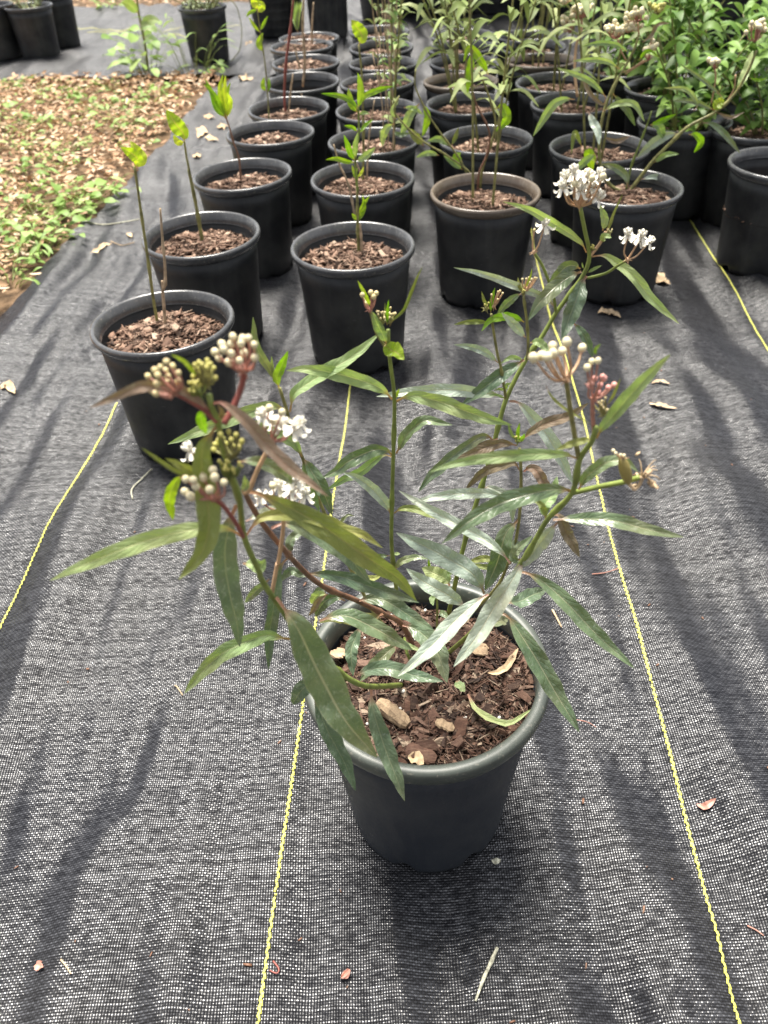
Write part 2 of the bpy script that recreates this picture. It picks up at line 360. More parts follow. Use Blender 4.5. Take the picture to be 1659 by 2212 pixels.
def fz(x,y):
    "height of the wrinkled ground fabric (metres): long soft folds running away from the camera"
    f=0
    X=x+.05*math.sin(y*3.1)+.04*noise.noise(Vector((x*2,y*2,3)))
    f+=.0160*noise.noise(Vector((X*15,y*2.2,0)))
    f+=.0125*noise.noise(Vector((X*9+y*3.5,y*2.6-x*4,5)))
    f+=.0050*noise.noise(Vector((X*34,y*5,9)))
    f+=.0011*(1-abs(noise.noise(Vector((X*13+y*6,y*4,2))))*4)
    f+=.0009*noise.noise(Vector((x*50,y*50,1)))
    if y<1.2:
        for ax,ay,dx,dy,l2,w_,h_ in RD:
            u=((x-ax)*dx+(y-ay)*dy)/l2
            if -.3<u<1.3:
                L=math.sqrt(l2); d_=((x-ax)*dy-(y-ay)*dx)/L+.012*math.sin(u*5+ax*40); q_=d_/w_
                if abs(q_)<2.6: f+=.75*h_*math.exp(-q_*q_)*max(0,min(1,min(u+.3,1.3-u)/.35))*(1 if q_<0 else math.exp(-q_*.6))
    d=min((math.hypot(x-a,y-b_) for a,b_ in ((.023,.344),(-.255,.888),(-.026,1.086),(-.245,1.158),(.183,1.274),(.405,1.262))))
    q=min(1,max(0,(d-.06)/.06)); return f*(.25+.75*q*q*(3-2*q))
def sheet(name,rows,xa,xb,nx,z0,ff,m):
    V=[];F=[]
    for i,Y in enumerate(rows):
        a,c=xa(Y),xb(Y)
        for j in range(nx+1):
            x=a+(c-a)*j/nx; V.append((x,Y,z0+ff(x,Y)))
    for i in range(len(rows)-1):
        for j in range(nx): k=i*(nx+1)+j; F.append((k,k+1,k+nx+2,k+nx+1))
    o=mesh(name,V,F,m); o['kind']='structure'; return o
rows=[]; y=-.6
while y<6.5: rows.append(y); y+= .006 if .05<y<1.0 else (.012 if y<2 else .03)
g=sheet('ground_fabric',rows,lambda Y:xl(Y)+.004*math.sin(Y*37)+.003*math.sin(Y*91),lambda Y:xl(Y)+ (1.55-xl(Y) if Y<2.2 else 3.2),330,.004,fz,FAB)
o=sheet('ground',[-3,0,.5,1,1.5,2,2.5,3,4,5,8,30,60],lambda Y:-40,lambda Y:40,60,-.02,lambda x,y:0,M['earth'])
pf=[atZ(x,y) for x,y in ((0,177),(200,170),(317,165),(515,166))]
pb=[atZ(x,y) for x,y in ((143,19),(400,17))]
Y0=sum(p.y for p in pf)/4; Y1=sum(p.y for p in pb)/2
print('second fabric',Y0,Y1,'edge',[tuple(round(c,2) for c in p) for p in EW])
sl=(pf[3].y-pf[0].y)/(pf[3].x-pf[0].x)
def path_sheet():
    V=[];F=[]; nx,ny=120,60; x0,x1=-4.0,pf[3].x+.35
    for i in range(ny+1):
        for j in range(nx+1):
            x=x0+(x1-x0)*j/nx; ya=pf[0].y+sl*(x-pf[0].x)+.01*math.sin(x*17)
            Y=ya+(Y1-Y0)*i/ny; V.append((x,Y,.008+.8*fz(x*1.3+5,Y)))
    for i in range(ny):
        for j in range(nx): k=i*(nx+1)+j; F.append((k,k+1,k+nx+2,k+nx+1))
    o=mesh('path_fabric',V,F,FAB); o['kind']='structure'
path_sheet()
# yellow marker stripes woven into the fabric
STR=[[(252,868),(190,985),(95,1165),(0,1345),(-80,1500)],
     [(775,700),(757,830),(737,1000),(700,1230),(655,1540),(610,1850),(560,2212),(545,2290)],
     [(1140,470),(1190,690),(1238,850),(1272,980),(1330,1200),(1400,1450),(1460,1660),(1530,1920),(1600,2212),(1622,2300)],
     [(1440,380),(1465,426),(1500,490),(1527,532),(1560,585),(1610,660),(1659,736),(1740,860)],
     [(146,64),(300,72),(520,60)],[(190,75),(330,78),(470,92)]]
for si,pts in enumerate(STR):
    C=[atZ(*p,.004) for p in pts]; L=sum((C[i+1]-C[i]).length for i in range(len(C)-1)); n=int(L/.0032); 
    P=crom(C,n); b=B(); rg=random.Random(si)
    zz=.012 if si>3 else .0052
    for i in range(n):
        p,q=P[i],P[i+1]; t=(q-p).normalized(); s=Vector((t.y,-t.x,0)); sg=1 if i%2 else -1
        w_=.00085*rg.uniform(.8,1.15) if si<4 else .002
        c=(p+q)/2+s*(.00035*sg); tt=(t+s*.22*sg).normalized(); ss=Vector((tt.y,-tt.x,0)); hl=.00195 if rg.random()>.04 else .0008
        V=[]
        for u in (-1,-.5,.5,1):
            for v in (-1,0,1):
                x=c+tt*(u*hl)+ss*(v*w_); x.z=fz(x.x,x.y)*(1 if si<4 else .8)+zz+.0007*(1-u*u)*(1-.6*v*v)-(.0006 if abs(u)==1 else 0); V.append(x)
        b.add(V,[(r*3+k,r*3+k+1,r*3+k+4,r*3+k+3) for r in range(3) for k in range(2)])
    o=b.out('yellow_marker_stripe',M['yellow']); o['kind']='structure'
# leaf litter (uncountable) and weeds
def inlitter(x,Y):
    ya=pf[0].y+sl*(x-pf[0].x)
    if Y<ya+.02: return Y>.3 and x<xl(Y)+rnd.gauss(-.03,.02)
    return Y>ya+(Y1-Y0)+rnd.gauss(.02,.03) and x<.6
def litter():
    b=B(); rg=random.Random(3); k=0
    while k<30000:
        if rg.random()<.86: x=rg.uniform(-2.1,-.2); Y=rg.uniform(.35,Y0+.1)
        else: x=rg.uniform(-2.6,.6); Y=rg.uniform(Y1,Y1+1.6)
        if not inlitter(x,Y): continue
        k+=1; L=rg.uniform(.008,.030); W=L*rg.uniform(.3,.5); c=Vector((x,Y,.002+rg.random()**2*.022)); rot=rotm(rg,.4); cu=rg.uniform(-.5,.9); V=[]
        for i in range(5):
            t=i/4-.5; ww=W*(.5-abs(t)**1.7*1.5)*(1+.3*rg.uniform(-1,1))
            for s in (-1,0,1): V.append(c+rot@Vector((t*L,s*max(.0008,ww),L*cu*(t*t)+abs(s)*W*.35*cu)))
        b.add(V,[(r*3+q,r*3+q+1,r*3+q+4,r*3+q+3) for r in range(4) for q in range(2)])
    o=b.out('leaf_litter',M['litter']); o['kind']='stuff'; tag(o,'dry tan oak leaves covering the ground left of the black fabric','leaf litter')
litter()
def weed(x,y,size,n,label,seed,mat='weed',grp='weeds growing in the leaf litter',tall=.5,lw=.35):
    c=atZ(x,y,0); rg=random.Random(seed); t=thing('weed',label,'weed',c,grp); b=B(); sb=B()
    for i in range(n):
        a=rg.uniform(0,6.3); r=size*rg.random()**.6; h=size*tall*rg.uniform(.2,1)
        p0=c+Vector((r*.35*math.cos(a),r*.35*math.sin(a),0)); p1=c+Vector((r*math.cos(a),r*math.sin(a),h)); l=rg.uniform(.25,.5)*size
        a2=a+rg.uniform(-1,1); p2=p1+Vector((l*math.cos(a2),l*math.sin(a2),rg.uniform(-.5,.3)*l))
        tube(sb,[p0,(p0+p1)/2+Vector((0,0,h*.2)),p1],.0008,.0005,4,3)
        blade(b,[p1,(p1+p2)/2+Vector((0,0,l*.12)),p2],l*lw*rg.uniform(.8,1.3),.2,rg.uniform(-.6,.6),5,0,view=Vector((0,0,1)),a_=.6,b_=.7,half=1)
    sb.out('stem',M['stem_green'],t); b.out('foliage',M[mat],t)
WL='low green weed sprouting among dry leaves left of the fabric'
for i,(x,y,s) in enumerate([(130,225,.05),(160,210,.055),(215,225,.05),(25,255,.05),(40,300,.05),(10,330,.05),(140,330,.03),(120,375,.025),(150,445,.06),(195,440,.055),(235,425,.05),(60,450,.05),(90,480,.06),(120,465,.05),(170,470,.05),(50,500,.04),(20,620,.045),(300,320,.03),(340,215,.045),(375,225,.04),(355,270,.035),(30,190,.04),(100,210,.05),(190,245,.035),(250,190,.04),(280,300,.03),(110,500,.045),(5,280,.05),(180,320,.03)]):
    weed(x,y,s*1.5,11 if i%3 else 16,WL,i,tall=.4,lw=(.45,.22,.6)[i%3])
rg=random.Random(31); k=0
while k<34:
    q=(rg.uniform(-20,430),rg.uniform(185,640)); p=atZ(*q)
    if p.x>xl(p.y)-.03: continue
    weed(q[0],q[1],rg.uniform(.045,.08),14,WL,200+k,tall=.5,lw=(.5,.18,.3)[k%3]); k+=1
weed(320,165,.12,40,'leafy weed with rounded leaves at the edge of the far fabric',50,grp=None,tall=1.2,lw=.6)
weed(420,165,.13,26,'tuft of pale grass-like blades beside the far shrub pot',51,grp=None,tall=1.3,lw=.12)
weed(455,163,.05,14,'small round-leaved weed at the foot of the far shrub pot',52,grp=None,tall=.6,lw=.7)
weed(255,18,.10,30,'low green weed on the far leaf strip beyond the path fabric',53,grp=None)
# tall thin weed with few leaves beside the far pot
c=atZ(320,155); t=thing('weed','tall thin single-stemmed weed leaning left at the far fabric edge','weed',c)
b=B(); C=tube(b,[c,atY(312,90,c.y),atY(300,30,c.y),atY(288,-60,c.y)],.005,.003,6); b.out('stem',M['stem_olive'],t)
for k,(a,e) in enumerate([((303,60),(345,45)),((300,55),(340,70)),((298,30),(262,5)),((310,80),(345,110))]):
    b=B(); blade(b,[atY(*a,c.y),atY((a[0]+e[0])/2,(a[1]+e[1])/2-8,c.y-.02),atY(*e,c.y-.04)],.035,.2,.3,seed=k); b.out('leaf',M['leaf_light'],t)
# ---------------------------------------------------------------- pots
def pot_parts(t,c,mat='pot',rim='rim',R=.084,H=.184,rb=.0625,seg=64,flat=False):
    k=R/.084; b=B()
    def fn(i,r,z,a):
        if i in (1,2,3):                       # drainage scallops round the foot
            q=max(0,math.cos(a*7+1.0)-.55)/.45; return (r-.003*q*k*(i!=1), z+ (.006*q*k if i<3 else .0))
        return r,z
    y=H-.012*k
    prof=[(0.002,.006),(rb-.006*k,.004),(rb-.002*k,.002),(rb,.010),(rb+.001*k,.02)]
    rn=R-.0065*k
    for j in range(1,7): prof.append((rb+.001*k+(rn-rb-.001*k)*(j/6)**1.12,.02+(y-.02)*j/6))
    prof+=[(rn-.001*k,y),(rn-.0015*k,y-.01*k),(rn-.005*k,y-.013*k),(rn-.006*k,y-.02*k),(rn-.010*k,H*.62),(rb-.002,.03),(.002,.03)]
    lathe(b,prof,seg,c,fn=fn); p=b.out('pot',M[mat],t)
    b=B(); z=H
    if flat: pr=[(rn-.0004,y-.006),(R-.0035,y-.004),(R-.001,y+.001),(R,y+.006),(R-.0006,z-.002),(R-.002,z),(R-.0065,z-.0003),(R-.0085,z-.0015),(rn-.003,y-.003),(rn-.003,y-.006)]
    else: pr=[(rn-.0004*k,y-.003*k),(R-.003*k,y+.0005*k),(R-.0006*k,y+.004*k),(R,z-.004*k),(R-.001*k,z-.001*k),(R-.0035*k,z),(R-.006*k,z-.002*k),(R-.007*k,z-.005*k),(R-.0095*k,z-.008*k),(rn-.003*k,y-.001*k),(rn-.004*k,y-.004*k)]
    lathe(b,pr,seg,c); r=b.out('rim',M[rim],p)
    return p
def mulch_bm(R,n,seed,sz=1.0,hump=.006,fine=0):
    rg=random.Random(seed); b=B(); V=[];F=[]; nr,ns=16,40
    def hh(x,y): return hump*(1-(x*x+y*y)/(R*R))+.006*noise.noise(Vector((x*30,y*30,seed)))+.003*noise.noise(Vector((x*90,y*90,seed+4)))
    for i in range(nr+1):
        for k in range(ns):
            r=R*i/nr; a=2*math.pi*k/ns; x,y=r*math.cos(a),r*math.sin(a); V.append(Vector((x,y,hh(x,y))))
        if i:
            for k in range(ns): k2=(k+1)%ns; F.append(((i-1)*ns+k,(i-1)*ns+k2,i*ns+k2,i*ns+k))
    b.add(V,F,0)
    for j in range(n):
        r=R*math.sqrt(rg.random())*.965; a=rg.uniform(0,6.3); x,y=r*math.cos(a),r*math.sin(a)
        q=rg.random()**2.2; l=(.004+.013*q)*sz*rg.uniform(.7,1.2); w_=l*rg.choice((rg.uniform(.12,.3),rg.uniform(.35,.9)))*(.7 if q>.6 else 1); th=rg.uniform(.0008,.0022)*sz
        l=min(l,max(.003,(R-r)*1.6+.004))
        slab(b,Vector((x,y,hh(x,y)+rg.random()*.003+.0004)),l,w_,th,rotm(rg,.5),rg,1)
    for j in range(fine):
        r=R*math.sqrt(rg.random())*.96; a=rg.uniform(0,6.3); x,y=r*math.cos(a),r*math.sin(a); l=rg.uniform(.001,.003)
        if rg.random()<.5: slab(b,Vector((x,y,hh(x,y)+.001+rg.random()*.002)),l,l*.7,l*.4,rotm(rg,.6),rg,1)
        else: slab(b,Vector((x,y,hh(x,y)+.002+rg.random()*.002)),l*4,.0005,.0005,rotm(rg,.35),rg,1)
    return b,hh
MUL=[]
for s in range(4):
    b,_=mulch_bm(.0725,560,s,1.1,.011,700); me=b.out('mulch',[M['soil'],M['chips_bg']]); MUL.append(me.data); bpy.data.objects.remove(me)
# ---------------------------------------------------------------- plants
RG=dict(A=(130,900,2.07375),Bq=(500,1600,2.07375),C=(850,1050,2.5523),E=(1300,1000,2.07375),F=(1200,1600,2.07375),G=(1300,450,2.212),
        H=(700,500,2.212),I=(0,0,2.212),J=(700,0,2.212),K=(1400,0,1.9518),L=(0,500,2.212),Mq=(1350,450,1.8433),D=(0,0,1/1.35625))
def px(r,x,y):
    a,b_,s=RG[r]; return (a+x/s)/1.35625,(b_+y/s)/1.35625
def pscale(r): return 1/RG[r][2]/1.35625
def polyY(r,pts,Ya,Yb,bow=0):
    "pixel polyline -> world, depth going from Ya to Yb along it; bow pulls the middle towards the viewer"
    P=[px(r,*p[:2]) for p in pts]; d=[0]
    for i in range(len(P)-1): d.append(d[-1]+math.dist(P[i],P[i+1]))
    return [atY(*P[i],Ya+(Yb-Ya)*d[i]/max(1e-9,d[-1])-bow*math.sin(math.pi*d[i]/d[-1])) for i in range(len(P))]
def leafpx(par,r,pts,W,Ya,Yb,mat,fold=.35,roll=None,ripple=.10,bow=.0,pet=.07,name='leaf',**k):
    P=polyY(r,pts,Ya,Yb,bow); mid=P[len(P)//2]; dist=(mid-CO).dot(-(CR@Vector((0,0,1))))
    wm=W*pscale(r)/FPX*dist*1.02; fold=fold*1.45; ripple=ripple*1.9
    sd=rnd.randint(0,9999); rl=rnd.uniform(-.45,.45) if roll is None else roll
    b=B(); blade(b,P,wm/math.cos(rl),fold,rl,28,pet,ripple,sd,curl=rnd.uniform(-.5,.5),**k)
    return b.out(name,M[mat],par)
def stempx(par,r,pts,Ya,Yb,r0,r1,mat,nodes=(),name='stem',bow=0):
    P=polyY(r,pts,Ya,Yb,bow) if r else pts
    b=B(); tube(b,P,r0,r1,9,nodes=nodes); return b.out(name,M[mat],par),P
def mixpts(lst):
    "list of (region,x,y,Y) -> world"
    return [atY(*px(r,x,y),Y) for r,x,y,Y in lst]
# flower and bud meshes
def flower_mesh():
    b=B()
    for k in range(5):
        a=2*math.pi*k/5; d=Vector((math.cos(a),math.sin(a),0)); 
        P=[d*.0007+Vector((0,0,0)),d*.0026+Vector((0,0,-.0006)),d*.0044+Vector((0,0,-.0022)),d*.0056+Vector((0,0,-.0020)),d*.0063+Vector((0,0,-.0007))]
        blade(b,P,.0026,-.25,0,8,0,view=(Vector((0,0,1))+d*.5).normalized(),a_=.4,b_=.45,half=1)
        h=d*.0017+Vector((0,0,.0022)); ellipsoid(b,h,Vector((d.x*.35,d.y*.35,1)),.0019,.0009,7,5)
        tube(b,[d*.0016+Vector((0,0,.003)),d*.0009+Vector((0,0,.0045)),d*.0001+Vector((0,0,.0044))],.0003,.00015,4,3)
    ellipsoid(b,(0,0,.0018),(0,0,1),.0022,.0011,8,5)
    me=b.out('flower',M['petal']); d=me.data; bpy.data.objects.remove(me); return d
FLW=flower_mesh()
def bud_mesh(mat):
    b=B(); ellipsoid(b,(0,0,0),(0,0,1),1.12,1,12,8,lobe=.035); o=b.out('bud',M[mat]); d=o.data; bpy.data.objects.remove(o); return d
BUD={m:bud_mesh(m) for m in ('bud_cream','bud_pinkish','bud_yellow','bud_pink')}
def put(me,name,par,loc,ax,s,jit=0):
    o=bpy.data.objects.new(name,me); COL.objects.link(o); o.parent=par; o.location=Vector(loc)-wloc(par)
    q=Vector(ax).normalized().to_track_quat('Z','Y'); o.rotation_mode='QUATERNION'; o.rotation_quaternion=q; o.scale=(s,s,s*(1+jit)); return o
def umbel(par,r,att,Y,buds=(),bd=50,mat='bud_cream',flowers=(),fs=.85,stalk='stem_pink',sr=.00045,spread=.008,bowf=.35):
    "a flower cluster: stalks from the attach point, buds and flowers at their pixel places"
    a=atY(*px(r,*att),Y); b=B(); items=[]; rg=random.Random(int(att[0]*7+att[1]))
    for L,kind in ((buds,0),(flowers,1)):
        for (x,y) in L:
            p=atY(*px(r,x,y),Y+rg.uniform(-spread,spread)); items.append((p,kind))
    cen=sum((p for p,_ in items),Vector())/len(items); axis=(cen-a).normalized()
    for k,(p,kind) in enumerate(items):
        d=p-a; along=d.dot(axis); m1=a+(d-axis*along)*.62+axis*(along*.28); tube(b,[a,m1,p],sr*1.1,sr*.8,5,7)
    for k in range(5):
        dd=Vector((rg.uniform(-1,1),rg.uniform(-1,1),rg.uniform(-1,.2))).normalized(); tube(b,[a,a+dd*.003],.0005,.0001,4,2)
    ellipsoid(b,a,axis,.0013,.0012,7,5)
    cl=b.out('flower_cluster',M[stalk],par)
    for p,kind in items:
        d=(p-a).normalized()*.6+Vector((0,0,.7))
        if kind: put(FLW,'flower',cl,p,d+Vector((rg.uniform(-.4,.4),rg.uniform(-.4,.2),0)),fs*rg.uniform(.9,1.1))
        else:
            dist=(p-CO).dot(-(CR@Vector((0,0,1)))); s=bd*.5*pscale(r)/FPX*dist
            put(BUD[mat],'bud',cl,p,d,s*rg.uniform(.82,1.0),rg.uniform(-.08,.1))
    return cl
def tinybuds(par,r,c,Y,n,rad,bd,mat='bud_yellow',stalk='stem_green'):
    rg=random.Random(n+int(c[0])); pts=[(c[0]+rg.gauss(0,rad*.5),c[1]+rg.gauss(0,rad*.4)) for _ in range(n)]
    return umbel(par,r,(c[0]+rg.uniform(-3,3),c[1]+rad*1.0),Y,pts,bd,mat,(),1,stalk,.00035,.004)
# ================================================================ the near milkweed
PC=Vector((.023,.344,0))
T0=thing('potted_milkweed','large flowering milkweed in the nearest slate black pot, standing alone in front','potted plant',PC)
pot_parts(T0,PC,'pot_front','rim_front',seg=128,flat=True,rb=.0612,H=.180)
SOILZ=.156
b,hfun=mulch_bm(.0745,1250,11,.95,.004,3600); rg=random.Random(5)
off=PC+Vector((0,0,SOILZ)); b.V=[v+off for v in b.V]
for j in range(16):
    r=.068*math.sqrt(rg.random()); a=rg.uniform(0,6.3); slab(b,off+Vector((r*math.cos(a),r*math.sin(a),.006+rg.random()*.004)),rg.uniform(.008,.014),rg.uniform(.004,.008),.002,rotm(rg,.6),rg,1)
for j in range(16):
    r=.07*math.sqrt(rg.random()); a=rg.uniform(0,6.3); ellipsoid(b,off+Vector((r*math.cos(a),r*math.sin(a),.006)),(1,rg.random(),0),.0013*rg.uniform(.6,1.4),.0011,6,4,2)
b.out('mulch',[M['soil'],M['chips'],M['perlite']],T0,smooth=False)
def soil(r,x,y): return atZ(*px(r,x,y),SOILZ+.003)
def stem0(pts,r0,r1,mat,nodes=(),base=None,name='stem'):
    P=([soil(*base)] if base else [])+mixpts(pts); b=B(); tube(b,P,r0,r1,9,nodes=nodes,n=len(P)*6); return b.out(name,M[mat],T0)
# central stem
s1=stem0([('C',765,1480,.385),('C',760,1160,.382),('C',772,720,.378),('C',780,310,.372),('C',752,60,.368),('H',970,1150,.366),('H',968,1030,.365)],.0015,.0010,'stem_green',(.3,.52,.72),('Bq',1400,480))
for a in [('C',[(762,305),(700,240),(600,190),(350,115),(130,80),(-29,91)],112,.372,.36,'leaf_light',.3,.1),
          ('C',[(795,320),(860,290),(950,285),(1200,350),(1450,440),(1659,500)],118,.372,.35,'leaf_light',.3,-.3),
          ('C',[(795,710),(830,650),(870,570),(1000,470),(1100,480),(1215,498)],95,.378,.37,'leaf_grey',.5,.3),
          ('C',[(770,728),(720,690),(620,690),(450,760),(350,840),(240,895)],110,.378,.37,'leaf_grey',.35,.2),
          ('C',[(765,735),(680,730),(520,850),(400,905),(275,985)],70,.38,.39,'leaf_light',.3,.1),
          ('C',[(750,1160),(715,1090),(620,980),(500,890),(390,850)],92,.382,.375,'leaf_blue',.4,0),
          ('C',[(778,1158),(830,1125),(930,1125),(1080,1175),(1275,1215)],62,.382,.37,'leaf_olive',.35,.2),
          ('C',[(785,1580),(830,1520),(930,1490),(1035,1500)],55,.385,.38,'leaf_grey',.35,.2),
          ('C',[(745,1475),(650,1480),(560,1500)],40,.385,.39,'leaf_grey',.35,.2),
          ('C',[(775,1465),(800,1460),(822,1462)],25,.385,.385,'leaf_light',.2,0),
          ('H',[(975,1010),(1000,970),(1070,900),(1120,780),(1160,680),(1190,622)],26,.365,.35,'leaf_olive',.5,0),
          ('H',[(960,1120),(930,1060),(900,1000),(860,910)],70,.366,.36,'leaf_light',.4,.2),
          ('H',[(862,890),(830,830),(800,770),(768,710)],28,.362,.36,'leaf_bright',.3,0),
          ('H',[(940,1125),(985,1160),(1020,1180),(1070,1225)],120,.366,.355,'leaf_yellow',.5,.2),
          ('H',[(960,1000),(962,920),(970,835)],22,.365,.36,'leaf_bright',.3,0),
          ('H',[(955,990),(948,920),(946,855)],13,.365,.366,'leaf_olive',.3,0),
          ('C',[(790,300),(800,265),(818,225)],22,.372,.37,'leaf_bright',.2,0)]:
    leafpx(s1,a[0],a[1],a[2],a[3],a[4],a[5],a[6],a[7])
stem0([('H',945,1140,.366),('H',890,1050,.365),('H',865,960,.363),('H',850,905,.362)],.0008,.0007,'stem_olive',name='stem')
umbel(T0,'H',(850,905),.362,[(800,805),(855,790),(890,795),(822,835),(873,818),(828,860)],36,'bud_pinkish',spread=.004)
tinybuds(T0,'H',(930,935),.364,12,45,17,'bud_pinkish','stem_olive'); tinybuds(T0,'H',(985,930),.366,9,34,17,'bud_pinkish','stem_olive')
# left arching red-brown stem
s2=stem0([('Bq',1400,470,.35),('Bq',1290,410,.335),('Bq',1130,330,.32),('Bq',960,262,.305),('Bq',850,190,.295),('Bq',720,60,.28),('A',1480,1500,.272),('A',1330,1320,.262),('A',1240,1170,.256),('A',1215,1105,.252)],.0019,.0012,'stem_red',(.35,.55,.78),('Bq',1470,600))
for a in [('C',[(-318,995),(-240,1010),(-60,1090),(250,1260),(600,1500),(820,1660),(945,1815)],175,.252,.262,'leaf_olive',.25,-.25),
          ('C',[(-330,1328),(-260,1230),(-176,1180),(100,1170),(400,1280),(560,1330),(692,1418)],110,.25,.265,'leaf_olive',.35,.2),
          ('C',[(-140,1270),(-40,1235),(150,1290),(400,1450),(500,1560),(610,1690)],140,.275,.285,'leaf_dark',.35,.1),
          ('C',[(100,1615),(200,1610),(400,1635),(700,1740),(860,1790),(965,1825)],110,.30,.31,'leaf_dark',.35,-.2),
          ('Bq',[(1130,335),(1200,320),(1300,330),(1450,420),(1600,512)],98,.32,.31,'leaf_dark',.35,.1),
          ('Bq',[(1290,412),(1200,440),(1000,430),(905,465)],90,.33,.31,'leaf_olive',.3,.1),
          ('Bq',[(905,455),(1000,425),(1100,430),(1250,505),(1400,592),(1470,630)],112,.29,.29,'leaf_grey',.3,.2),
          ('Bq',[(850,185),(790,170),(730,150),(660,215)],55,.295,.30,'leaf_dark',.4,.1),
          ('Bq',[(955,290),(900,330),(865,390),(838,425)],42,.305,.31,'leaf_brown',.4,.1),
          ('Bq',[(1060,330),(1000,310),(930,340),(880,430)],75,.315,.32,'leaf_grey',.4,.2),
          ('Bq',[(955,300),(920,290),(880,310),(855,350)],65,.32,.33,'leaf_light',.4,.2),
          ('Bq',[(1410,480),(1480,500),(1560,560),(1620,650),(1680,830)],130,.345,.315,'leaf_dark',.35,.1),
          ('Bq',[(720,60),(650,160),(620,400),(600,560),(595,750)],88,.285,.275,'leaf_dark',.45,.2),
          ('A',[(1170,940),(1250,935),(1350,955),(1480,1040),(1560,1090)],85,.25,.26,'leaf_grey',.4,.2),
          ('A',[(1225,1300),(1330,1250),(1440,1225),(1560,1230)],60,.26,.27,'leaf_blue',.4,.2),
          ('A',[(1500,1500),(1495,1430),(1520,1390),(1600,1350)],60,.275,.28,'leaf_dark',.4,.2)]:
    leafpx(s2,a[0],a[1],a[2],a[3],a[4],a[5],a[6],a[7])
stem0([('A',1215,1130,.252),('A',1250,1100,.25),('A',1290,1000,.25),('A',1345,890,.25),('A',1390,812,.25)],.0010,.0009,'stem_peach')
umbel(T0,'A',(1390,812),.25,[(1368,612),(1445,638),(1535,692),(1390,690)],50,'bud_cream',[(1332,662),(1412,705),(1445,722),(1520,742),(1548,712)],.8,'stem_pink',spread=.007)
stem0([('Bq',615,290,.262),('Bq',650,100,.263),('A',1420,1560,.263),('A',1450,1360,.264),('A',1450,1240,.265)],.0010,.0009,'stem_peach')
umbel(T0,'A',(1450,1240),.265,[(1388,1085),(1480,1100)],50,'bud_cream',[(1425,1085),(1530,1050),(1545,1095),(1312,1150),(1582,1140),(1500,1115)],.82,'stem_pink',spread=.007)
# front left stem
s3=stem0([('Bq',1180,848,.275),('Bq',1000,745,.262),('Bq',850,600,.25),('Bq',720,440,.243),('Bq',620,310,.238),('Bq',540,180,.234),('A',1310,1620,.231),('A',1215,1400,.226),('A',1185,1180,.223),('A',1130,1000,.221),('A',1080,840,.22),('A',1055,700,.22),('A',1012,600,.22),('A',1000,530,.22)],.0019,.0010,'stem_green',(.42,.62,.88),('Bq',1400,845))
for a in [('A',[(1210,1400),(1150,1360),(1065,1340),(900,1355),(600,1425),(300,1540),(35,1660)],108,.225,.215,'leaf_light',.15,.2),
          ('A',[(1062,700),(1010,770),(955,900),(985,1130),(1000,1330),(950,1500),(815,1655)],150,.22,.205,'leaf_olive',.3,.1),
          ('A',[(1030,660),(930,560),(800,490),(600,480),(430,545),(275,612)],72,.22,.215,'leaf_brown',.3,.2),
          ('A',[(1012,600),(1050,578),(1110,600),(1250,720),(1450,940),(1600,1060),(1725,1150)],92,.22,.215,'leaf_brown',.35,.3),
          ('A',[(1010,640),(960,650),(955,700),(985,768)],62,.225,.235,'leaf_bright',.3,.1),
          ('A',[(925,430),(900,390),(850,330),(768,285)],26,.219,.22,'leaf_bright',.3,0),
          ('A',[(1050,1060),(915,1010),(830,960),(735,918)],68,.221,.215,'leaf_olive',.4,.1),
          ('A',[(940,1040),(830,1010),(720,945),(590,853)],30,.219,.212,'leaf_olive',.4,.1),
          ('A',[(850,1020),(800,1060),(760,1160),(782,1292)],72,.235,.235,'leaf_bright',.3,.1),
          ('Bq',[(400,-255),(355,-120),(330,60),(360,300),(400,470),(420,612)],150,.24,.235,'leaf_dark',.25,.1),
          ('Bq',[(725,565),(660,555),(560,545),(330,640),(180,780),(82,895)],105,.255,.24,'leaf_light',.35,.2),
          ('Bq',[(640,310),(690,380),(790,540),(920,800),(1060,1060),(1255,1285)],225,.236,.222,'leaf_grey',.28,.15),
          ('Bq',[(860,880),(900,980),(950,1120),(1050,1300),(1122,1485)],110,.25,.235,'leaf_dark',.4,.2),
          ('Bq',[(1218,870),(1225,960),(1260,1100),(1330,1300),(1422,1548)],118,.272,.245,'leaf_dark',.4,.1),
          ('Bq',[(900,790),(850,830),(790,880),(740,965)],100,.26,.27,'leaf_dark',.3,.1),
          ('Bq',[(600,200),(560,235),(500,290),(450,345)],55,.25,.26,'leaf_grey',.4,.1),
          ('Bq',[(440,105),(500,110),(540,130),(575,78)],80,.25,.25,'leaf_light',.3,.1),
          ('A',[(1060,690),(1080,640),(1050,590)],40,.223,.22,'leaf_brown',.4,.1),
          ('A',[(1200,1120),(1225,1080),(1215,1020)],50,.245,.24,'leaf_grey',.4,.1)]:
    leafpx(s3,a[0],a[1],a[2],a[3],a[4],a[5],a[6],a[7])
stem0([('A',1050,692,.22),('A',960,610,.22),('A',880,560,.219),('A',800,520,.218)],.0012,.001,'stem_maroon')
umbel(T0,'A',(800,520),.218,[(742,332),(780,360),(630,420),(672,385),(705,365),(735,385),(690,415),(750,420),(815,400),(815,450),(755,455),(685,465),(625,480),(650,505),(677,525),(742,508)],44,'bud_pinkish',stalk='stem_pink',spread=.009)
stem0([('A',1090,710,.222),('A',1130,640,.224),('A',1180,530,.227),('A',1208,440,.228),('A',1215,385,.228)],.0011,.0010,'stem_maroon')
umbel(T0,'A',(1215,385),.228,[(1145,180),(1240,188),(1205,195),(1275,228),(1195,222),(1135,225),(1080,228),(1090,258),(1037,272),(1060,310),(1135,283),(1215,280),(1185,325),(1278,308),(1122,335)],52,'bud_cream',stalk='stem_pink',spread=.009)
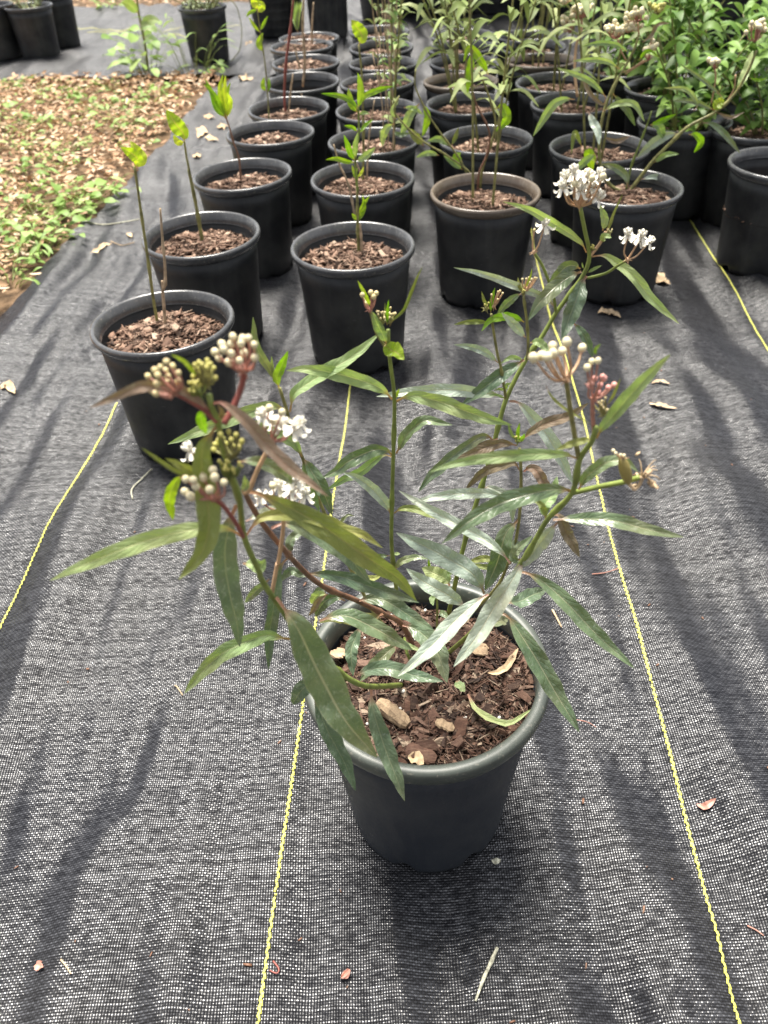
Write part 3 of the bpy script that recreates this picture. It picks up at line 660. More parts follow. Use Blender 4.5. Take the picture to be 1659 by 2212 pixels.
tinybuds(T0,'A',(925,470),.22,24,62,26); umbel(T0,'A',(985,470),.22,[(915,350),(940,335),(960,350),(990,325),(1010,345),(1030,370),(925,375),(955,385),(985,370),(1015,395),(1040,430),(965,405),(935,400),(995,350)],34,'bud_yellow',stalk='stem_olive',spread=.005)
umbel(T0,'A',(1135,905),.219,[(1120,755),(1165,775),(1070,775),(1200,815),(1085,800),(1135,805),(1040,835),(1100,830),(1145,845),(1030,865),(1110,880),(1180,850),(1060,810)],38,'bud_yellow',stalk='stem_olive',spread=.006)
tinybuds(T0,'A',(1120,975),.218,26,62,24)
stem0([('A',1215,1400,.226),('A',1150,1290,.219),('A',1080,1200,.214),('A',1025,1165,.212)],.0009,.0008,'stem_maroon')
umbel(T0,'A',(1025,1165),.212,[(860,1045),(905,1050),(945,1005),(965,1035),(920,1090),(1005,1108),(855,1122),(890,1150),(1035,1035),(1090,1065),(1025,990)],58,'bud_cream',stalk='stem_pink',spread=.007)
umbel(T0,'A',(960,960),.245,[],40,'bud_cream',[(888,870)],.85,'stem_peach')
# back left stem
s5=stem0([('Bq',1260,440,.365),('C',570,1800,.37),('C',455,1580,.37),('C',330,1320,.37),('C',190,1000,.37),('C',95,750,.367),('A',1510,780,.365),('A',1470,620,.362),('A',1428,490,.36)],.0013,.0009,'stem_olive',(.45,.7,.85),('Bq',1430,620))
for a in [('A',[(1485,640),(1400,600),(1300,615),(1050,710),(900,770),(750,832)],88,.362,.345,'leaf_light',.3,.1),
          ('A',[(1565,910),(1520,830),(1400,760),(1240,680)],66,.365,.36,'leaf_light',.3,.1),
          ('A',[(1410,460),(1370,380),(1290,240),(1268,58)],58,.36,.355,'leaf_grey',.4,.1),
          ('A',[(1425,490),(1415,430),(1440,360),(1480,265)],62,.36,.35,'leaf_bright',.4,.1),
          ('A',[(1395,430),(1385,370),(1380,295)],22,.36,.36,'leaf_light',.3,0),
          ('C',[(0,400),(20,300),(60,235),(250,110),(450,0),(675,-192)],105,.362,.37,'leaf_light',.35,.3),
          ('C',[(90,745),(130,790),(210,930),(270,1050),(312,1170)],112,.367,.36,'leaf_grey',.4,.2),
          ('C',[(90,750),(120,850),(160,990),(220,1150)],80,.367,.36,'leaf_light',.4,.2),
          ('C',[(330,1300),(420,1180),(480,1178)],30,.37,.37,'leaf_grey',.4,.2),
          ('C',[(460,1580),(560,1640),(640,1640),(700,1600)],50,.37,.37,'leaf_olive',.4,.2),
          ('C',[(290,1740),(220,1730),(160,1825)],60,.36,.37,'leaf_dark',.4,.2)]:
    leafpx(s5,a[0],a[1],a[2],a[3],a[4],a[5],a[6],a[7])
# tall back right stem
s6=stem0([('E',75,1450,.392),('E',120,1250,.394),('E',180,1040,.397),('E',240,850,.40),('E',310,600,.403),('E',380,350,.407),('E',500,110,.412),('G',640,1180,.414),('G',725,1035,.416),('G',810,920,.418),('G',905,785,.42),('G',945,665,.42),('G',915,500,.42),('G',885,345,.42)],.0018,.0011,'stem_green',(.3,.42,.56,.72,.84),('F',235,420))
for a in [('C',[(1522,615),(1480,585),(1400,600),(1200,740),(1050,880),(960,998)],108,.403,.385,'leaf_dark',.5,.3),
          ('C',[(1610,300),(1530,270),(1450,262),(1200,235),(900,250),(645,285)],98,.407,.39,'leaf_blue',.3,.1),
          ('E',[(400,365),(450,370),(520,440),(620,560),(700,700),(790,872)],92,.407,.40,'leaf_blue',.45,.2),
          ('E',[(490,112),(430,150),(350,200),(220,300),(110,385)],95,.41,.40,'leaf_dark',.45,.1),
          ('E',[(480,115),(440,100),(400,100),(345,135)],30,.41,.40,'leaf_light',.3,.1),
          ('G',[(560,1225),(620,1225),(690,1290)],55,.412,.405,'leaf_light',.3,.1),
          ('G',[(925,640),(900,590),(850,540),(700,445),(550,362),(385,312)],58,.42,.40,'leaf_light',.4,.1),
          ('G',[(960,668),(1020,660),(1080,680),(1230,800),(1350,945),(1525,1103)],72,.42,.40,'leaf_light',.4,.2),
          ('G',[(890,765),(830,790),(740,850),(620,965),(548,1082)],100,.42,.40,'leaf_grey',.3,.1),
          ('G',[(885,745),(840,725),(780,745),(685,835)],78,.42,.42,'leaf_grey',.3,.3),
          ('G',[(925,792),(890,850),(850,960),(810,1080),(765,1205)],122,.42,.40,'leaf_dark',.5,.2),
          ('G',[(735,1020),(690,960),(630,920),(450,850),(250,778),(65,738)],55,.416,.40,'leaf_blue',.4,.1),
          ('G',[(1030,500),(1045,430),(1015,335)],52,.42,.42,'leaf_light',.4,.1),
          ('G',[(1052,505),(1110,370),(1160,262)],17,.42,.42,'leaf_olive',.4,.1),
          ('G',[(1060,505),(1080,460),(1102,410)],16,.42,.42,'leaf_olive',.4,.1),
          ('G',[(1020,575),(1045,535),(1087,545)],46,.42,.41,'leaf_light',.4,.1),
          ('G',[(930,772),(980,745),(1027,724)],22,.42,.41,'leaf_light',.4,.1),
          ('G',[(905,745),(900,725),(897,703)],10,.42,.42,'leaf_light',.4,.1),
          ('G',[(840,1098),(880,1140),(930,1220),(968,1325)],62,.425,.42,'leaf_dark',.4,.1),
          ('E',[(330,590),(250,620),(130,700),(20,740)],40,.40,.395,'leaf_brown',.3,0),
          ('E',[(230,900),(280,890),(400,960),(420,1100)],55,.40,.40,'leaf_blue',.4,.2)]:
    leafpx(s6,a[0],a[1],a[2],a[3],a[4],a[5],a[6],a[7])
umbel(T0,'G',(882,345),.42,[(930,115),(962,160),(1032,150),(850,195)],46,'bud_cream',[(790,160),(848,122),(862,170),(775,222),(900,175),(882,240),(970,222),(955,165),(997,292),(1012,140),(930,150)],1.0,'stem_peach',.0006,.008)
stem0([('G',728,1030,.416),('G',705,900,.415),('G',645,740,.414),('G',588,645,.413)],.0009,.0008,'stem_green')
umbel(T0,'G',(585,640),.413,[(588,495)],20,'bud_pinkish',[(655,465)],.95,'stem_peach')
stem0([('G',930,808,.42),('G',1050,775,.415),('G',1130,725,.41),('G',1190,688,.408)],.0008,.0007,'stem_green')
umbel(T0,'G',(1190,688),.408,[],40,'bud_cream',[(1198,528),(1282,540),(1330,575),(1262,565)],.9,'stem_peach',spread=.004)
stem0([('G',945,668,.42),('G',1010,585,.42),('G',1050,505,.42)],.0009,.0008,'stem_peach')
tinybuds(T0,'G',(965,600),.42,7,16,14,'bud_yellow','stem_olive'); tinybuds(T0,'G',(1070,495),.42,7,18,12,'bud_pinkish','stem_olive')
s8=stem0([('E',505,105,.411),('G',548,1250,.41),('G',540,1100,.409),('G',518,930,.408)],.0009,.0007,'stem_olive',(.5,.9))
for a in [('G',[(520,1092),(480,1070),(400,1055),(300,1080),(245,1150)],56,.409,.395,'leaf_bright',.3,.1),
          ('G',[(530,1190),(500,1160),(450,1100),(375,1030)],62,.409,.40,'leaf_blue',.3,.1),
          ('G',[(545,1085),(560,1050),(600,990)],12,.409,.41,'leaf_olive',.3,.1),
          ('G',[(505,905),(460,930),(400,980),(345,1050)],52,.409,.415,'leaf_grey',.3,.1),
          ('G',[(510,900),(490,860),(480,800)],20,.408,.41,'leaf_olive',.3,0),('G',[(520,890),(560,800),(572,743)],15,.408,.41,'leaf_bright',.3,0)]:
    leafpx(s8,a[0],a[1],a[2],a[3],a[4],a[5],a[6],a[7])
umbel(T0,'G',(538,880),.408,[(510,815),(535,812),(552,803),(570,815),(590,805),(602,808),(560,835),(580,835)],17,'bud_pinkish',stalk='stem_peach',spread=.004)
tinybuds(T0,'G',(515,890),.407,8,15,12,'bud_yellow','stem_olive')
s9=stem0([('E',378,345,.407),('E',345,150,.405),('G',350,1310,.404),('G',320,1130,.402),('G',308,1040,.40)],.0009,.0007,'stem_olive',(.3,.9))
for a in [('G',[(300,1095),(230,1090),(150,1092),(65,1108)],34,.402,.395,'leaf_olive',.3,.1),
          ('E',[(330,130),(260,70),(170,35),(62,20)],48,.404,.395,'leaf_blue',.3,.1),
          ('G',[(305,1030),(310,960),(332,868)],26,.40,.40,'leaf_bright',.3,0),('G',[(298,1010),(265,960),(245,892)],22,.40,.40,'leaf_olive',.3,0),
          ('E',[(375,300),(340,290),(305,298)],18,.407,.40,'leaf_light',.3,0),('E',[(375,295),(385,265),(410,255)],26,.407,.40,'leaf_light',.3,0),
          ('E',[(378,348),(320,325),(270,330)],16,.407,.40,'leaf_light',.3,0)]:
    leafpx(s9,a[0],a[1],a[2],a[3],a[4],a[5],a[6],a[7])
umbel(T0,'G',(325,985),.40,[(310,915),(345,920),(352,895),(365,890),(382,905),(370,925),(350,945)],16,'bud_pinkish',stalk='stem_peach',spread=.004)
tinybuds(T0,'G',(275,985),.40,8,22,13,'bud_yellow','stem_olive')
# middle right stem with the leafy tip
s7=stem0([('E',300,1520,.372),('E',390,1350,.37),('E',440,1200,.368),('E',465,1000,.365),('E',470,800,.362),('E',460,650,.36)],.0012,.0009,'stem_olive',(.5,.8),('F',250,520))
for a in [('E',[(485,790),(520,770),(560,785),(620,880),(655,935)],70,.362,.355,'leaf_brown',.4,.1),
          ('E',[(460,785),(440,750),(400,745),(250,790),(130,902)],58,.362,.37,'leaf_brown',.35,.1),
          ('E',[(445,632),(380,620),(300,630),(150,690),(50,745)],65,.36,.35,'leaf_brown',.3,.2),
          ('E',[(478,600),(530,550),(620,500),(750,458),(880,375)],66,.36,.345,'leaf_brown',.35,.2),
          ('E',[(455,1080),(430,1110),(370,1180),(320,1360),(250,1512)],120,.366,.355,'leaf_grey',.3,.2),
          ('E',[(445,1190),(425,1250),(400,1330)],60,.367,.37,'leaf_blue',.35,.1),
          ('E',[(440,600),(410,560),(390,495)],22,.36,.355,'leaf_grey',.3,0),('E',[(455,620),(450,560),(462,495)],24,.36,.36,'leaf_bright',.3,0),('E',[(465,610),(480,585),(490,560)],26,.36,.35,'leaf_bright',.3,0),
          ('E',[(330,1340),(250,1320),(150,1340)],45,.37,.375,'leaf_olive',.3,0)]:
    leafpx(s7,a[0],a[1],a[2],a[3],a[4],a[5],a[6],a[7])
tinybuds(T0,'E',(448,580),.359,10,26,14,'bud_yellow','stem_green')
# front right stem
s10=stem0([('F',400,500,.325),('F',550,280,.305),('E',490,1320,.295),('E',560,1200,.29),('E',640,1070,.285),('E',780,920,.277),('E',825,720,.268),('E',900,610,.262),('E',925,520,.26)],.0017,.0011,'stem_green',(.42,.64,.78,.88),('F',235,650))
for a in [('E',[(820,716),(780,700),(700,685),(400,695),(100,735),(-90,795)],75,.268,.255,'leaf_light',.25,.1),
          ('E',[(782,918),(740,900),(600,908),(350,985),(150,1095),(-12,1228)],118,.277,.26,'leaf_grey',.3,.2),
          ('E',[(930,590),(960,530),(1010,470),(1150,310),(1270,180),(1377,80)],92,.262,.25,'leaf_light',.35,.1),
          ('E',[(905,598),(860,600),(780,620),(685,656)],48,.262,.26,'leaf_olive',.3,.1),
          ('E',[(820,900),(870,820),(1000,735),(1100,730),(1182,792)],82,.275,.265,'leaf_grey',.4,.2),
          ('E',[(665,1085),(730,1080),(800,1078),(1000,1085),(1250,1145),(1457,1190)],92,.285,.27,'leaf_grey',.35,.2),
          ('E',[(660,1060),(700,1060),(740,1150),(825,1312)],75,.287,.28,'leaf_brown',.35,.2),
          ('E',[(620,1078),(615,1000),(670,910),(690,822)],82,.29,.30,'leaf_light',.35,.2),
          ('E',[(690,1100),(620,1180),(540,1290),(480,1372)],92,.29,.295,'leaf_blue',.35,.2),
          ('E',[(625,1075),(600,1000),(540,960)],40,.286,.29,'leaf_olive',.35,.2),
          ('E',[(490,1315),(440,1330),(430,1290),(540,1180)],60,.30,.30,'leaf_dark',.35,.2),
          ('F',[(697,60),(650,160),(530,350),(400,560),(268,732)],122,.297,.275,'leaf_blue',.3,.1),
          ('F',[(478,292),(420,330),(300,430),(150,590),(-72,792)],110,.315,.28,'leaf_blue',.3,.1),
          ('F',[(665,155),(730,170),(830,230),(970,360),(1130,530),(1365,742)],106,.30,.27,'leaf_grey',.35,.1),
          ('F',[(558,408),(610,440),(690,560),(790,720),(900,910),(1032,1132)],128,.31,.265,'leaf_grey',.35,.1),
          ('F',[(590,345),(680,330),(740,300),(835,262)],95,.31,.33,'leaf_dark',.35,.1),
          ('F',[(500,490),(540,460),(600,440)],70,.31,.33,'leaf_dark',.35,.1),
          ('C',[(1645,1530),(1560,1430),(1400,1320),(1200,1215),(1000,1100),(812,988)],98,.32,.34,'leaf_blue',.35,.1),
          ('C',[(1452,1760),(1420,1690),(1350,1600),(1200,1510),(1000,1400),(793,1303)],165,.325,.335,'leaf_blue',.3,.1),
          ('C',[(1312,1865),(1260,1820),(1150,1750),(1000,1670),(868,1572)],125,.33,.335,'leaf_blue',.3,.1),
          ('C',[(1195,1700),(1150,1640),(1060,1600),(985,1565)],120,.36,.37,'leaf_light',.3,.1),
          ('C',[(1650,1540),(1640,1500),(1500,1560),(1310,1530)],50,.36,.37,'leaf_olive',.3,.1),
          ('E',[(370,965),(330,935),(200,922),(0,935),(-196,982)],68,.36,.335,'leaf_blue',.3,.1),
          ('E',[(620,270),(660,340),(740,410),(890,500)],18,.27,.262,'leaf_olive',.4,0)]:
    leafpx(s10,a[0],a[1],a[2],a[3],a[4],a[5],a[6],a[7])
stem0([('E',820,705,.268),('E',800,600,.264),('E',775,450,.26),('E',745,240,.256)],.00105,.00095,'stem_olive')
umbel(T0,'E',(747,235),.256,[(545,100),(597,88),(665,75),(663,28),(720,60),(748,5),(842,40),(630,95)],64,'bud_cream',stalk='stem_peach',sr=.00055,spread=.009)
umbel(T0,'E',(900,260),.25,[(900,122),(938,118),(872,160)],46,'bud_cream',stalk='stem_pink')
stem0([('E',915,560,.262),('E',905,450,.261),('E',905,340,.26)],.0009,.0008,'stem_pink')
umbel(T0,'E',(915,350),.26,[(885,270),(950,265),(975,225),(1000,280),(1035,265),(940,310),(920,225),(965,215)],38,'bud_pink',stalk='stem_pink',spread=.006)
tinybuds(T0,'E',(970,390),.26,14,45,17,'bud_pinkish','stem_olive')
leafpx(s10,'E',[(990,390),(1030,330),(1075,225)],18,.26,.255,'leaf_olive'); leafpx(s10,'E',[(920,85),(930,50),(955,15)],34,.25,.25,'leaf_bright',.9)
stem0([('E',785,920,.277),('E',950,882,.272),('E',1110,850,.268),('E',1190,825,.266)],.0012,.0012,'stem_green')
b=B(); a0=atY(*px('E',1205,820),.266); rg=random.Random(8)
for k in range(16):
    d=Vector((rg.uniform(-.2,1),rg.uniform(-.5,.5),rg.uniform(-.5,.9))).normalized()*rg.uniform(.004,.013)
    tube(b,[a0,a0+d*.5+Vector((0,0,.0015)),a0+d*.8],.0004,.0002,5,4)
    if rg.random()<.6: slab(b,a0+d,.003,.002,.0006,rotm(rg,.8),rg)
tube(b,polyY('E',[(1200,820),(1195,860),(1160,898),(1125,865)],.266,.264),.0009,.0008,6)
fc=b.out('flower_cluster',M['dead'],T0); fc['label']='dried brown spent flower cluster'
b=B(); tube(b,polyY('E',[(1122,870),(1112,800),(1095,735),(1080,700)],.264,.264),.0006,.0006,8)
P=polyY('E',[(1120,850),(1105,790),(1085,720)],.264,.264); ellipsoid(b,(P[0]+P[2])/2,P[2]-P[0],.0105*.75,.0026,10,8)
sp=b.out('seed_pod',M['leaf_bright'],T0)
umbel(T0,'E',(1085,715),.264,[(1030,665),(1045,680),(1075,690),(1095,695)],24,'bud_cream',stalk='stem_peach',spread=.002)
# small sprout in the pot
s11=stem0([('C',1100,1850,.37),('C',1090,1750,.37),('C',1073,1640,.37)],.0008,.0007,'stem_green',(),('F',165,520))
for a in [('C',[(1072,1640),(1045,1570),(1035,1498)],30,.37,.37,'leaf_bright'),('C',[(1075,1640),(1085,1600),(1092,1568)],28,.37,.37,'leaf_bright'),('C',[(1075,1640),(1050,1620),(1035,1600)],22,.37,.37,'leaf_bright'),
          ('C',[(1100,1660),(1150,1620),(1225,1600)],60,.37,.36,'leaf_light'),('C',[(1090,1780),(1060,1800),(1070,1850)],45,.37,.36,'leaf_light'),('F',[(175,400),(200,410),(240,440)],40,.37,.36,'leaf_grey')]:
    leafpx(s11,a[0],a[1],a[2],a[3],a[4],a[5],.35,.1)
s12=stem0([('Bq',1440,660,.325),('Bq',1420,560,.34)],.0011,.001,'stem_green',(),('Bq',1490,740))
for a in [('Bq',[(1150,485),(1130,540),(1095,640),(1108,788)],82,.335,.315,'leaf_dark'),
          ('Bq',[(1125,788),(1180,760),(1300,740),(1480,785),(1655,822)],98,.30,.29,'leaf_dark'),
          ('Bq',[(1385,590),(1300,660),(1220,740),(1150,820)],82,.325,.31,'leaf_grey'),
          ('Bq',[(1400,560),(1440,600),(1530,640)],30,.33,.32,'leaf_light')]:
    leafpx(s12,a[0],a[1],a[2],a[3],a[4],a[5],.35,.1)
# ---------------------------------------------------------------- things lying in the front pot
def chunk(name,label,cat,r,x,y,L,W,Tk,ang,mat,z=SOILZ+.010,seed=1,tilt=.15):
    c=atZ(*px(r,x,y),z); rg=random.Random(seed); b=B(); V=[];F=[]; n=9;m=10
    for i in range(n+1):
        t=i/n-.5; k=(1-abs(2*t)**5*.45)*(1+.1*rg.uniform(-1,1))
        for j in range(m):
            a=2*math.pi*j/m; q=1+rg.uniform(-.13,.13); V.append(Vector((t*L,math.cos(a)*W*.5*k*q,math.sin(a)*Tk*.5*k*q)))
        if i:
            for j in range(m): j2=(j+1)%m; F.append(((i-1)*m+j,(i-1)*m+j2,i*m+j2,i*m+j))
    F.append(tuple(range(n*m,n*m+m))); F.append(tuple(reversed(range(m))))
    ro=Matrix.Rotation(ang,3,'Z')@Matrix.Rotation(tilt,3,'Y'); b.add([ro@v for v in V],F)
    o=b.out(name,M[mat],smooth=False); o.location=c; return tag(o,label,cat)
chunk('wood_chunk','thick pale weathered wood chunk on the soil under the drooping leaves of the front pot','wood chunk','Bq',1350,1015,.026,.011,.010,-.75,'wood')
chunk('wood_chip','square orange-tan wood chip on the soil at the right of the front pot','wood chip','F',432,628,.012,.011,.003,1.3,'wood',seed=3)
chunk('wood_chip','small split pale wood chip near the front rim of the near pot','wood chip','F',215,1088,.013,.007,.004,-.5,'wood',seed=4)
chunk('bark_piece','broad flat reddish brown bark piece at the left inside the front pot','bark piece','Bq',1020,650,.014,.010,.003,.9,'stem_dry',seed=5,tilt=.4)
chunk('bark_piece','dark flat bark piece lying near the front rim of the near pot','bark piece','F',70,1262,.020,.011,.004,-.4,'chips',seed=6)
def lay_leaf(name,label,cat,r,pts,z,W,mat,zs=None,group=None,fold=.5,ripple=.3,roll=0):
    P=[atZ(*px(r,*p),z+(zs[i] if zs else 0)) for i,p in enumerate(pts)]
    for p in P:
        if z<.05: p.z=fz(p.x,p.y)+.007+(zs[P.index(p)] if zs else 0)
    b=B(); blade(b,P,W,fold,roll,10,.03,ripple,int(pts[0][0]),view=Vector((0,-.2,1)).normalized()); c=P[0].copy()
    b.V=[v-c for v in b.V]; o=b.out(name,M[mat]); o.location=c
    return tag(o,label,cat,group)
lay_leaf('fallen_leaf','curled tan withered leaf lying on the right of the front pot soil','fallen leaf','F',[(475,770),(530,775),(600,720),(660,620)],SOILZ+.011,.0062,'dead',fold=.9,ripple=.5)
lay_leaf('fallen_leaf','curled pale green leaf lying on the soil near the right rim of the front pot','fallen leaf','F',[(355,900),(400,990),(480,1050),(600,1080),(750,985)],SOILZ+.012,.0055,'leaf_light',fold=.9)
lay_leaf('fallen_leaf','small curled tan leaf scrap against the front rim inside the near pot','fallen leaf','F',[(-10,1280),(40,1290),(85,1325)],SOILZ+.012,.009,'dead')
lay_leaf('fallen_leaf','little green leaf tip standing on the soil in the middle of the front pot','fallen leaf','F',[(285,820),(305,850),(335,885)],SOILZ+.014,.007,'leaf_light')
# ---------------------------------------------------------------- background potted plants
GP='black nursery pots standing in rows on the ground fabric'
def bgpot(cx,cy,label,cat='potted plant',rim='rim',mi=0,R=.0862,H=.171,name='potted_seedling',pos=None,soilz=.141,mat='pot',mulch=True,rb=None,grp=GP):
    c=Vector((cx,cy,0.0)) if pos is None else pos; c.z=.004
    t=thing(name,label,cat,c,grp); pot_parts(t,c,mat,rim,R,H,rb or .068*R/.0862,seg=56)
    if mulch:
        o=bpy.data.objects.new('mulch',MUL[mi%4]); COL.objects.link(o); o.parent=t; k=R/.084; o.location=(0,0,soilz*H/.171); o.scale=(k,k,1); o.rotation_euler=(0,0,mi*1.3)
    return t
def bstem(t,r,pts,r0,r1,mat,lean=0,base=True):
    "stem whose foot stands on the soil at its first pixel, rising at that depth"
    p0=atZ(*px(r,*pts[0]),.148); Y=p0.y; P=[p0]+[atY(*px(r,*p),Y+lean*(i+1)/(len(pts)-1)) for i,p in enumerate(pts[1:])]
    b=B(); tube(b,P,r0,r1,7,nodes=(.4,.7)); return b.out('stem',M[mat],t),Y
def bleaf(par,r,pts,W,Y,mat,d=0,fold=.4,roll=.1): return leafpx(par,r,pts,W,Y,Y+d,mat,fold,roll,.08)
tA=bgpot(-.255,.888,'nearest pot of the left row, two bare stems, one topped by a folded yellow-green leaf',mi=0)
s,Y=bstem(tA,'L',[(1020,1010),(990,850),(945,540),(900,250),(865,0),(858,-30)],.0021,.0013,'stem_olive')
s_=s; stemtop=polyY('I',[(880,1230),(858,1080)],Y,Y); b=B(); tube(b,[atY(*px('L',858,-30),Y)]+stemtop,.0013,.0011,7); b.out('stem',M['stem_olive'],tA)
bleaf(s,'I',[(862,1085),(880,1040),(850,1000),(768,955)],75,Y,'leaf_yellow',-.01,.2,.1); bleaf(s,'I',[(862,1085),(905,1030),(870,970),(830,912)],70,Y,'leaf_yellow',.01,.2,-.1)
s,Y=bstem(tA,'L',[(1068,1030),(1055,860),(1048,770),(1064,740),(1060,600),(1045,450),(1028,245)],.0022,.0012,'stem_dry'); 
b=B(); tube(b,polyY('L',[(1050,780),(1043,715)],Y,Y),.0018,.0014,6); b.out('stem',M['stem_dry'],tA)
tB=bgpot(-.245,1.158,'second pot of the left row, one thick stem ending in an upright yellow-green leaf',mi=1)
s,Y=bstem(tB,'L',[(1320,500),(1300,380),(1260,160),(1225,0)],.0028,.0018,'stem_olive')
b=B(); tube(b,polyY('I',[(1275,1320),(1245,1180),(1215,1030),(1200,925)],Y,Y),.0018,.0014,7); b.out('stem',M['stem_olive'],tB)
bleaf(s,'I',[(1200,930),(1195,880),(1150,820),(1085,725)],96,Y,'leaf_yellow',0,.12,.1); bleaf(s,'I',[(1200,930),(1160,930),(1130,885)],40,Y,'leaf_yellow',0,.2,.2)
tC=bgpot(-.210,1.424,'third pot of the left row, thin red stem with a tuft of narrow leaves',mi=2)
s,Y=bstem(tC,'I',[(1570,1210),(1560,1030),(1525,920),(1500,820),(1480,760)],.0016,.0013,'stem_red')
for p in ([(1480,765),(1440,680),(1400,600),(1335,535)],[(1480,765),(1450,640),(1445,560),(1465,475)],[(1480,765),(1500,680),(1490,600),(1510,530)],[(1480,765),(1420,700),(1390,600),(1345,500)],[(1478,760),(1470,660),(1475,560),(1480,480)],[(1480,760),(1510,660),(1490,590)]):
    bleaf(s,'I',p,38,Y,'leaf_yellow' if p[1][0]%20 else 'leaf_bright',rnd.uniform(-.03,.03))
t=bgpot(-.026,1.086,'nearest pot of the second row, with a leafy bright green young shoot',mi=3); 
s,Y=bstem(t,'H',[(772,575),(765,430),(760,330),(757,230),(755,130)],.0026,.0016,'stem_olive')
b=B(); tube(b,polyY('J',[(757,1250),(740,1060),(760,900),(760,800),(755,700)],Y,Y),.0017,.0012,7); b.out('stem',M['stem_green'],t)
s2_,_=bstem(t,'H',[(790,580),(785,460),(775,350)],.0018,.0014,'stem_dry')
for p,wd,m_ in ([[(755,735),(720,680),(640,640),(515,625)],36,'leaf_bright'],[[(762,700),(800,640),(880,600),(975,573)],40,'leaf_bright'],[[(752,720),(770,640),(765,560),(748,490)],48,'leaf_bright'],[[(750,745),(710,690),(700,640),(690,590)],45,'leaf_bright'],
    [[(760,760),(790,745),(830,750)],24,'leaf_light'],[[(742,1060),(690,1060),(620,1040),(550,1048)],32,'leaf_bright'],[[(745,1050),(780,1040),(830,1000),(868,965)],48,'leaf_light'],[[(738,1050),(710,1010),(690,950),(665,888)],42,'leaf_bright'],[[(742,1040),(740,950),(755,870)],36,'leaf_light'],
    [[(765,880),(790,840),(820,810),(853,788)],24,'leaf_bright'],[[(750,865),(720,840),(665,828)],26,'leaf_bright'],[[(755,1160),(780,1130),(795,1090)],20,'leaf_yellow'],[[(750,1160),(730,1120),(720,1080)],20,'leaf_yellow'],[[(760,1180),(740,1130),(755,1100)],30,'leaf_bright']):
    bleaf(s,'J',p,wd,Y,m_,rnd.uniform(-.03,.02))
for p in ([(755,330),(735,300),(722,285)],[(765,300),(795,230),(835,170)],[(768,320),(800,250),(790,160)],[(760,330),(780,300),(810,260)]): bleaf(s,'H',p,26,Y,'leaf_bright')
s,_=bstem(t,'H',[(748,330),(725,200),(700,100),(665,20)],.0017,.0013,'stem_dry',.0)
b=B(); tube(b,polyY('J',[(672,1140),(640,1080),(600,950)],Y,Y),.0014,.001,6); b.out('stem',M['stem_dry'],t)
t=bgpot(-.008,1.371,'second pot of the second row, thin stem ending in one oval yellow leaf',mi=1)
s,Y=bstem(t,'J',[(800,1195),(800,900),(795,700),(785,480),(765,295)],.0022,.0015,'stem_olive')
bleaf(s,'J',[(765,295),(785,240),(750,180),(715,135)],82,Y,'leaf_yellow',0,.15,.1)
bstem(t,'J',[(822,1200),(835,900),(850,780),(868,650)],.0016,.001,'stem_dry'); bstem(t,'J',[(790,1180),(770,1090),(720,1000)],.001,.0008,'stem_dry')
t=bgpot(-.184,1.664,'fourth pot of the left row, very thin stem bearing small leaves at intervals',mi=0)
s,Y=bstem(t,'J',[(195,830),(185,700),(170,500),(150,350),(130,220),(105,60)],.0016,.001,'stem_olive')
for p,wd in ([[(150,335),(120,290),(128,250),(145,212)],42],[[(168,590),(148,560),(155,500)],32],[[(175,600),(188,560),(185,500)],22],[[(125,200),(150,150),(175,100)],22],[[(125,210),(90,170),(50,110)],22],[[(110,80),(135,40),(110,0)],50],[[(108,60),(60,80),(35,110)],24],[[(108,60),(85,10),(80,-30)],50]):
    bleaf(s,'J',p,wd,Y,'leaf_yellow' if wd>40 else 'leaf_bright')
t=bgpot(-.158,1.842,'black pot with a tall straight maroon stem, fifth of the left row',mi=2)
bstem(t,'J',[(298,745),(290,600),(300,400),(325,200),(347,-40)],.0028,.0024,'stem_maroon'); bstem(t,'J',[(318,745),(330,600),(345,480)],.0018,.0014,'stem_dry'); bstem(t,'J',[(410,690),(408,650),(402,615)],.0018,.0012,'stem_dry')
t=bgpot(-.137,2.068,'black pot nearly empty of mulch with two tall straw stems, sixth of the left row',mi=3,soilz=.122)
s,Y=bstem(t,'J',[(416,565),(430,400),(418,200),(425,-40)],.003,.0022,'stem_dry'); bstem(t,'J',[(410,500),(380,380),(365,300)],.0022,.0012,'stem_dry')
for k in range(5): bleaf(s,'J',[(385,215),(375+k*6-12,120),(350+k*16,10)],26,Y,'leaf_light',rnd.uniform(-.04,.04))
t=bgpot(-.139,2.274,'black pot full of pale mulch with thin straw twigs, seventh of the left row',mi=0,soilz=.151)
bstem(t,'J',[(475,350),(470,200),(480,20)],.0026,.0018,'stem_dry')
p=atZ(660,112,.171); t=bgpot(p.x-.012,p.y+.06,'black pot heaped with wet pale mulch, eighth of the left row',mi=1,soilz=.156)
p=atZ(665,91,.171); t=bgpot(p.x,p.y+.05,'black pot heaped with bark up to its rim, farthest of the left row',mi=2,soilz=.158)
